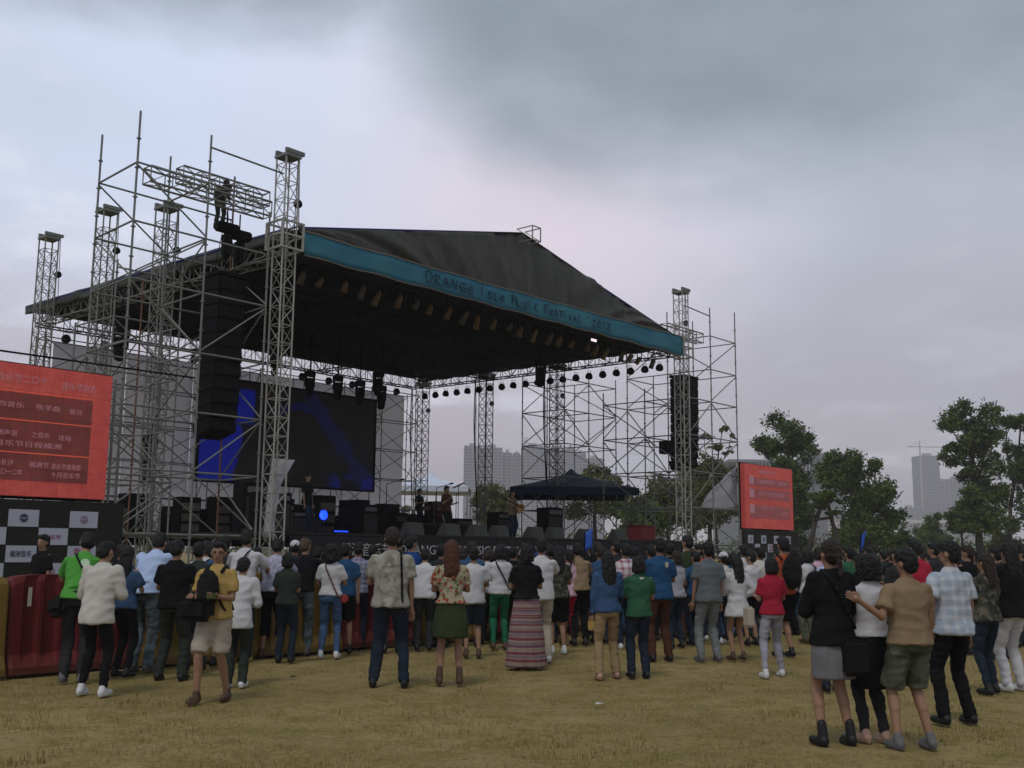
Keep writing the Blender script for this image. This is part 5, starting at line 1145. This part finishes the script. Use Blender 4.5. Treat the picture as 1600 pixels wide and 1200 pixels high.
person(1058, 1012, 862, 'person in a pale sleeveless top between the blue and the grey t-shirts', 'f', ('bob', HDB), ('tank', K['lgrey'], .9, .018), SL('djeans'), arms=('front', 'front'), shoe=sb)
person(1076, 1000, 838, 'tall man in a moss green shirt with a pale collar, before the right tower', top=T('forest', .9, .02), bot=P_('brown'), arms=('front', 'front'), shoe=sb, turn=25)
person(1109, 1033, 848, 'man in a steel grey t-shirt and grey trousers, arms hanging', top=T('steel', .86, .028), bot=P_('gpants'), arms=('down', 'down'), stance=.14, shoe=sg_, bulk=1.08)
person(1095, 1000, 851, 'person looking left whose head shows beside the steel grey t-shirt', top=T('orange', .9), bot=P_('djeans'), arms=('front', 'front'), shoe=sw, turn=60)
person(1133, 1005, 864, 'person in a white cap and pale shirt right behind the steel grey t-shirt', top=T('offwhite', .9), bot=P_('djeans'), arms=('front', 'front'), shoe=sw, extras=[('cap', K['white'])])
person(1154, 1031, 870, 'woman in a short white dress with long sleeves and bare legs', 'f', ('long', HB), ('dress', K['white'], .72, .022, 1), (None, None), arms=('front', 'hip'), shoe=sbr, stance=.1)
person(1176, 1008, 862, 'person in a white t-shirt and dark shorts just right of the white dress', top=T('white', .9), bot=SHT('black'), arms=('front', 'front'), shoe=sb, turn=30)
person(1209, 1058, 872, 'woman in a red t-shirt, light grey trousers and white shoes stepping sideways', 'f', ('bob', HB), T('red', .9, .014), SL('lgrey'), arms=('hold', 'front'), stance=.17, stride=.12, yaw=-8, shoe=sw, turn=10, extras=[('bag', (-.32, .1, .86), (.05, .13, .15), K['sand'])])
person(1228, 1026, 840, 'man in an orange tank top with a big black backpack', top=('tank', K['orange'], .9, .02), bot=SHT('black'), arms=('front', 'front'), shoe=sb, bulk=1.05, extras=[('pack', M_black, 1.05)])
person(1266, 1004, 860, 'woman in a white t-shirt with a thin strap and grey green trousers', 'f', ('bob', HB), T('white', .92, .018), P_('olive'), arms=('front', 'front'), shoe=sbr, extras=[('strap', 1, M_black)])
# --- the near group on the right
person(1307, 1165, 846, 'woman in black top, grey skirt and black ankle boots with a shoulder bag', 'f', ('tail', HDB), ('long', K['black'], .84, .024), ('skirt', K['sage'], .56, .18), arms=('front', 'front'), stance=.13, shoe=('boot', SH['black']), turn=10, bulk=.98, extras=[('bag', (.12, -.16, .74), (.12, .06, .15), M_black), ('strap', -1, M_black)])
person(1368, 1160, 868, 'woman in white top and black skirt, held by the man in tan', 'f', ('bob', HB), T('white', .98, .018), ('skirt', K['black'], .50, .2), arms=('front', 'front'), stance=.1, shoe=('shoe', SH['tan']), turn=12, under=SL('char'))
person(1429, 1170, 861, 'man in tan shirt and olive shorts with his arm round a woman', top=T('dtan', .90, .026), bot=SHT('olive'), arms=('around', 'front'), stance=.16, shoe=('shoe', SH['grey']), turn=20, bulk=1.08)
person(1446, 1040, 846, 'man in a red t-shirt with white sleeves behind the man in tan', top=T('red', .86, .026), bot=P_('djeans'), arms=('front', 'front'), lean=8, shoe=sb, bulk=1.08)
person(1497, 1131, 848, 'man in light checked short-sleeved shirt and wide black trousers on the grass', top=T('lplaid', .84, .03), bot=P_('black'), arms=('pocket', 'down'), stance=.15, shoe=('shoe', SH['black']), turn=30, bulk=1.08)
person(1550, 1084, 866, 'long-haired woman in a dark patterned top and dark jeans, near the right edge', 'f', ('long', HDB), T('dpat', .88, .02), SL('djeans'), arms=('front', 'front'), stance=.13, stride=.08, shoe=sb, turn=20)
person(1588, 1079, 850, 'person in a black jacket and white trousers at the right edge', 'f', ('long', HB), ('jacket', K['black'], .86, .034), P_('white'), arms=('front', 'front'), stance=.12, shoe=sw, bulk=1.08)
# second and third rows behind them, some only heads
row = [(180, 1012, 852, 'm', 'black', 'djeans', 'short'), (345, 1014, 838, 'm', 'char', 'djeans', 'short'), (395, 1008, 856, 'f', 'dpat', 'djeans', 'bob'), (492, 1004, 856, 'm', 'char', 'black', 'short'), (538, 998, 858, 'm', 'steel', 'djeans', 'short'), (580, 1006, 852, 'm', 'black', 'djeans', 'short'),
       (620, 1000, 836, 'm', 'char', 'black', 'short'), (688, 1004, 852, 'm', 'dgreen', 'djeans', 'short'), (722, 1000, 856, 'f', 'black', 'djeans', 'bob'), (800, 1000, 856, 'm', 'dgreen', 'black', 'short'), (858, 1004, 852, 'm', 'brown', 'djeans', 'short'), (925, 1000, 848, 'f', 'black', 'djeans', 'long'),
       (938, 1004, 854, 'm', 'denim', 'djeans', 'short'), (962, 998, 846, 'm', 'char', 'djeans', 'short'), (1018, 1000, 852, 'f', 'dpat', 'black', 'tail'), (1048, 996, 850, 'm', 'black', 'djeans', 'short'), (1086, 994, 858, 'f', 'dgreen', 'djeans', 'bob'), (1165, 994, 852, 'f', 'white', 'djeans', 'tail'),
       (1192, 1000, 856, 'm', 'offwhite', 'djeans', 'short'), (1240, 992, 856, 'm', 'camo', 'black', 'short'), (1282, 994, 856, 'f', 'pink', 'djeans', 'bob'), (1296, 1004, 862, 'm', 'lblue', 'djeans', 'short'), (1302, 1080, 862, 'f', 'brown', 'djeans', 'bun'), (1350, 1060, 866, 'f', 'black', 'djeans', 'long'), (1408, 1030, 858, 'm', 'char', 'djeans', 'short'),
       (1332, 1010, 856, 'm', 'kgreen', 'djeans', 'short'), (1432, 1000, 842, 'm', 'black', 'djeans', 'short'), (1466, 1010, 850, 'm', 'char', 'djeans', 'short'), (1520, 1022, 854, 'm', 'black', 'djeans', 'spiky'), (1565, 1030, 856, 'm', 'char', 'djeans', 'short'), (1595, 1010, 848, 'm', 'black', 'djeans', 'short'), (1536, 1000, 862, 'f', 'dpat', 'djeans', 'bob')]
where = ['between the white long-sleeved shirt and the light blue one', 'with only the head showing above the man with glasses', 'half hidden left of the pale lilac shirt', 'behind the curly-haired woman', 'beyond the checked shirt', 'left of the big patterned shirt', 'whose head shows right over the big man', 'left of the long red-brown hair',
         'right of the long red-brown hair', 'behind the striped skirt', 'beside the tall white shirt', 'in front of the woman in the blue shirt', 'just left of the red and white check', 'above the woman in the blue shirt', 'between the green and the blue t-shirts', 'right behind the blue t-shirt with a crest', 'left of the steel grey t-shirt',
         'whose head is turned, above the white dress', 'left of the red t-shirt', 'beyond the big black backpack', 'right of the big backpack', 'right of the thin-strapped white t-shirt', 'left of the woman in the grey skirt', 'whose hair shows left of the man in tan', 'above the head of the man in tan', 'right of the woman in black',
         'tallest head above the red t-shirt', 'left of the light checked shirt', 'right of the light checked shirt', 'above the dark patterned top', 'at the right edge behind the black jacket', 'between the light checked shirt and the dark patterned top']
cn = dict(black='black', char='charcoal', dpat='dark patterned', steel='steel grey', dgreen='dark green grey', brown='brown', denim='denim blue', white='white', offwhite='off-white', camo='grey patterned', pink='pale pink', lblue='light blue', kgreen='bottle green')
for i, ((px, fy, hy, sx_, tp, bt, hr), wh) in enumerate(zip(row, where)):
    person(px, fy, hy, f'{"man" if sx_ == "m" else "woman"} in a {cn[tp]} top {wh}', sx_, (hr, HB if i % 4 else HDB), T(tp), P_(bt), arms=random.choice([('front', 'front'), ('front', 'down'), ('hold', 'front')]), turn=random.uniform(-35, 35), shoe=sb, face=False)
# --- on the stage
def stage_person(u, v, H, label, z=2.055, **kw):
    p = S(u, v, z); yaw = kw.pop('yaw', 180); t = thing('person', label, 'person', p, SYAW + R(yaw)); figure(t, H, kw.pop('sex', 'm'), kw.pop('hair', ('short', HB)), kw.pop('top'), kw.pop('bot'), vox=.024, shoe=kw.pop('shoe', sb), **kw); return t
stage_person(9.6, 4, 1.72, 'performer in a reddish brown shirt standing at the middle of the deck', top=T('brown'), bot=P_('black'), arms=('hold', 'chest'))
stage_person(13.0, 4, 1.72, 'guitarist in a dull tan shirt on the right of the deck', top=T('dtan'), bot=P_('djeans'), arms=('hold', 'hold'), extras=[('strap', 1, M_black)])
stage_person(13.2, 9.0, 1.6, 'drummer in black sitting behind the drum kit', z=2.4, top=T('black'), bot=P_('black'), arms=('hold', 'hold'))
stage_person(-.2, 6.2, 1.72, 'crew member in black standing in the left scaffold bay', z=3.4, top=T('black'), bot=P_('black'), yaw=120)
stage_person(2.9, 3.0, 1.7, 'crew member in dark clothes at the left end of the deck', top=T('black'), bot=P_('djeans'), yaw=200)
stage_person(-1.55, 1.35, 1.5, 'rigger in dark clothes crouching on the truss of the left scaffold wing', z=9.75 - .15, top=LS('black', .9), bot=P_('dgreen'), arms=('front', 'hold'), lean=35, yaw=-60)
gt = sthing('electric_guitar', 'yellow electric guitar held by the guitarist on stage', 'guitar', 13.0, 3.62, 3.15)
m = MB().tube((0, 0, 0), (0, .05, 0), .17, 14).tube((.12, 0, .03), (.12, .05, .03), .13, 12); m.build('guitar_body', K['yellow'], gt); MB().tube((.1, 0, .02), (-.75, 0, .28), .022, 5).build('neck', K['brown'], gt); rbox('headstock', -.9, -.72, -.02, .02, .26, .34, K['brown'], gt, .01)
flush()

# --- far crowd: a dozen kinds of figure, each copied with its own clothes
protos = []
def proto(sex, hair, top, bot, H, **kw):
    t = thing('person', 'spectator', 'person', (0, 0, 0)); figure(t, H, sex, hair, top, bot, vox=.03, fingers=False, face=False, objmat=True, **kw); protos.append(t)
for i in range(10):
    sex = 'mfmfmmfmfm'[i]; hr = ['short', 'long', 'short', 'bob', 'spiky', 'short', 'tail', 'short', 'long', 'short'][i]
    proto(sex, (hr, HB), ('tee', K['white'], .9, .02), (('pants', 'slim', 'shorts', 'pants', 'pants', 'pants', 'slim', 'shorts', 'slim', 'pants')[i], K['djeans']), (1.72, 1.6, 1.75, 1.58, 1.7, 1.68, 1.62, 1.74, 1.6, 1.7)[i],
          arms=[('front', 'front'), ('down', 'front'), ('down', 'down'), ('front', 'hold'), ('phone', 'front'), ('hip', 'down'), ('front', 'front'), ('pocket', 'pocket'), ('hold', 'front'), ('wide', 'down')][i], lean=[0, 0, 4, 0, 0, 0, 3, 0, 0, 0][i], turn=[0, 20, -15, 0, 10, -30, 0, 25, -10, 0][i], shoe=sb)
flush()
cols = ['white', 'black', 'char', 'steel', 'black', 'denim', 'red', 'black', 'lblue', 'dgreen', 'offwhite', 'char', 'orange', 'black', 'teal', 'pink', 'dpat', 'yellow', 'kgreen', 'black']
cname = dict(white='white', black='black', char='charcoal', steel='steel grey', denim='denim blue', red='red', lblue='light blue', dgreen='dark green', offwhite='cream', orange='orange', teal='deep blue', pink='pale pink', dpat='dark patterned', yellow='yellow', kgreen='bottle green')
bc = ['djeans', 'black', 'jeans', 'khaki', 'djeans', 'char', 'djeans']; bn_ = dict(djeans='dark jeans', black='black trousers', jeans='blue jeans', khaki='stone trousers', char='charcoal trousers')
rg = random.Random(11); spots = []
def zone(px):
    return 'near the first barriers' if px < 420 else 'left of big man' if px < 620 else 'behind the striped skirt' if px < 830 else 'before the stage' if px < 1080 else 'by the right scaffold' if px < 1160 else 'below the right red screen' if px < 1240 else 'below the grey hall' if px < 1320 else 'below the bushy tree' if px < 1410 else 'below distant towers' if px < 1490 else 'below the tallest tree' if px < 1555 else 'at the right edge'
seen = {}; used_p = set(); tries = 0
while tries < 1600:
    tries += 1; u = rg.uniform(-9, 7.5); v = -7.7 - rg.random() * .75; P = S(u, v); px, py = pix(P)
    if px < 150 or any((P.x - a) ** 2 + (P.y - b) ** 2 < (.42 if px < 600 else .26) for a, b in TAKEN): continue
    TAKEN.append((P.x, P.y)); spots.append((P, px))
NF = len(spots); tries = 0
while len(spots) < 150 + NF and tries < 9000:
    tries += 1
    u = rg.uniform(-1, 40); v = -8.0 - rg.random() ** 1.1 * (3.0 + max(0, u - 3) * .55)
    P = S(u, v); px, py = pix(P)
    if px > 1640 or px < 560: continue
    if px < 1080 and v < -9.4: continue
    if py > 1015: continue
    if any((P.x - a) ** 2 + (P.y - b) ** 2 < .36 for a, b in TAKEN): continue
    TAKEN.append((P.x, P.y)); spots.append((P, px))
LABS = set(); dk_ = ['black', 'char', 'dgreen', 'black', 'steel', 'denim', 'dpat', 'teal', 'char', 'brown']
cname['brown'] = 'brown'
for k, (P, px) in enumerate(spots):
    pi = rg.randrange(10); src = protos[pi]; c = rg.choice(cols) if k >= NF else rg.choice(['black', 'char', 'dgreen', 'black', 'steel', 'denim', 'dpat', 'teal', 'char']); b = rg.choice(bc) if k >= NF else rg.choice(['djeans', 'black', 'char']); hm = rg.choice([HB, HB, HDB])
    pos = (P.x, P.y, 0); tgt = STAGE_C - P; rz = math.atan2(-tgt.x, tgt.y) + rg.uniform(-.35, .35)
    kids = [x for x in C.objects if x.parent is src] if pi not in seen else seen[pi]; seen[pi] = kids
    if pi in used_p: t = src.copy(); C.objects.link(t); kk = [x.copy() for x in kids]
    else: t = src; kk = kids; used_p.add(pi)
    t.location = pos; t.rotation_euler = (0, 0, rz); s_ = rg.uniform(.95, 1.05); t.scale = (s_,) * 3
    t['spec'] = 0; del t['spec']
    lab = lambda c, b: f"{'woman' if pi in (1, 3, 6, 8) else 'man'} in {cname[c]} top and {bn_[b] if pi not in (2, 7) else bn_[b].replace('trousers', 'shorts').replace('jeans', 'jean shorts')} in the crowd {zone(px)}"
    for _ in range(60):
        if lab(c, b) not in LABS: break
        c = rg.choice(cols if k >= NF else dk_); b = rg.choice(bc if k >= NF else ['djeans', 'black', 'char', 'jeans'])
    LABS.add(lab(c, b)); t['label'] = lab(c, b)
    t['category'] = 'person'; t['group'] = f"{'women' if pi in (1, 3, 6, 8) else 'men'} in {cname[c]} tops in the crowd {zone(px)}"
    for x in kk:
        if x.name not in C.objects: C.objects.link(x)
        x.parent = t; n_ = x.name.split('.')[0]
        mt = {'shirt': K[c], 'trousers': K[b], 'shorts': K[b], 'hair': hm, 'body': M_skin, 'shoe': SH['black']}.get(n_)
        if mt: x.material_slots[0].material = mt
for i, p in enumerate(protos):
    if i not in used_p:
        for x in [x for x in C.objects if x.parent is p]: bpy.data.objects.remove(x)
        bpy.data.objects.remove(p)
# people sharing a label keep their group; a label found once drops it
cnt = {}
for o in C.objects:
    if o.get('label') and ' in the crowd ' in o['label']: cnt.setdefault(o['label'], []).append(o)
for l, os_ in cnt.items():
    for o in os_: o['group'] = 'spectators deep in the crowd'
# a blue flag held up in the crowd, a raised phone
fp = on_y(1340, 852, 27); t = thing('flag', 'small blue flag on a thin stick raised above the crowd under the bushy tree', 'flag', (fp.x, 27, 1.2))
MB().tube((0, 0, 0), (.1, 0, 1.0), .012, 5).build('stick', M_blackm, t)
sheet('flag_cloth', lambda a, b: (.02 + .09 * b + .12 * a, .03 * math.sin(a * 6), .45 + .42 * b + .18 * a), 8, 4, pm('blue_flag_cloth', (.03, .10, .42), .7), t)
fp = on_y(912, 862, 20); t = thing('flag', 'small blue flag held up in front of the deck, right of the middle', 'flag', (fp.x, 20, 1.2))
MB().tube((0, 0, 0), (.02, 0, .8), .012, 5).build('stick', M_blackm, t); sheet('flag_cloth', lambda a, b: (.02 + .14 * a, .02 * math.sin(a * 6), .42 + .36 * b + .1 * a), 6, 4, MATS['blue_flag_cloth'], t)
# litter on the grass
for (px, py, lab) in ((930, 1105, 'scrap of white paper lying on the grass'), (452, 1062, 'small dark scrap of litter on the grass')):
    g = ground(px, py); t = MB().add([(0, 0, .03), (.09, .01, .035), (.1, .06, .03), (.02, .07, .045)], [(0, 1, 2, 3)]).build('paper_scrap', pm('paper', (.5, .5, .48), .8) if 'white' in lab else M_black, None); t.location = (g.x, g.y, 0); tag(t, lab, 'litter')

# ================================================================== HAZE
hz = MB().box(-3150, 3150, -450, 3100, -1.2, 150).build('haze', None, None, kind='stuff')
hm_ = bpy.data.materials.new('air_haze'); hm_.use_nodes = True; t = hm_.node_tree; t.nodes.clear()
pv_ = t.nodes.new('ShaderNodeVolumePrincipled'); pv_.inputs['Color'].default_value = (.95, .94, 1, 1); pv_.inputs['Density'].default_value = .00048; pv_.inputs['Anisotropy'].default_value = .1
mo = t.nodes.new('ShaderNodeOutputMaterial'); t.links.new(pv_.outputs[0], mo.inputs['Volume']); hz.data.materials.append(hm_)
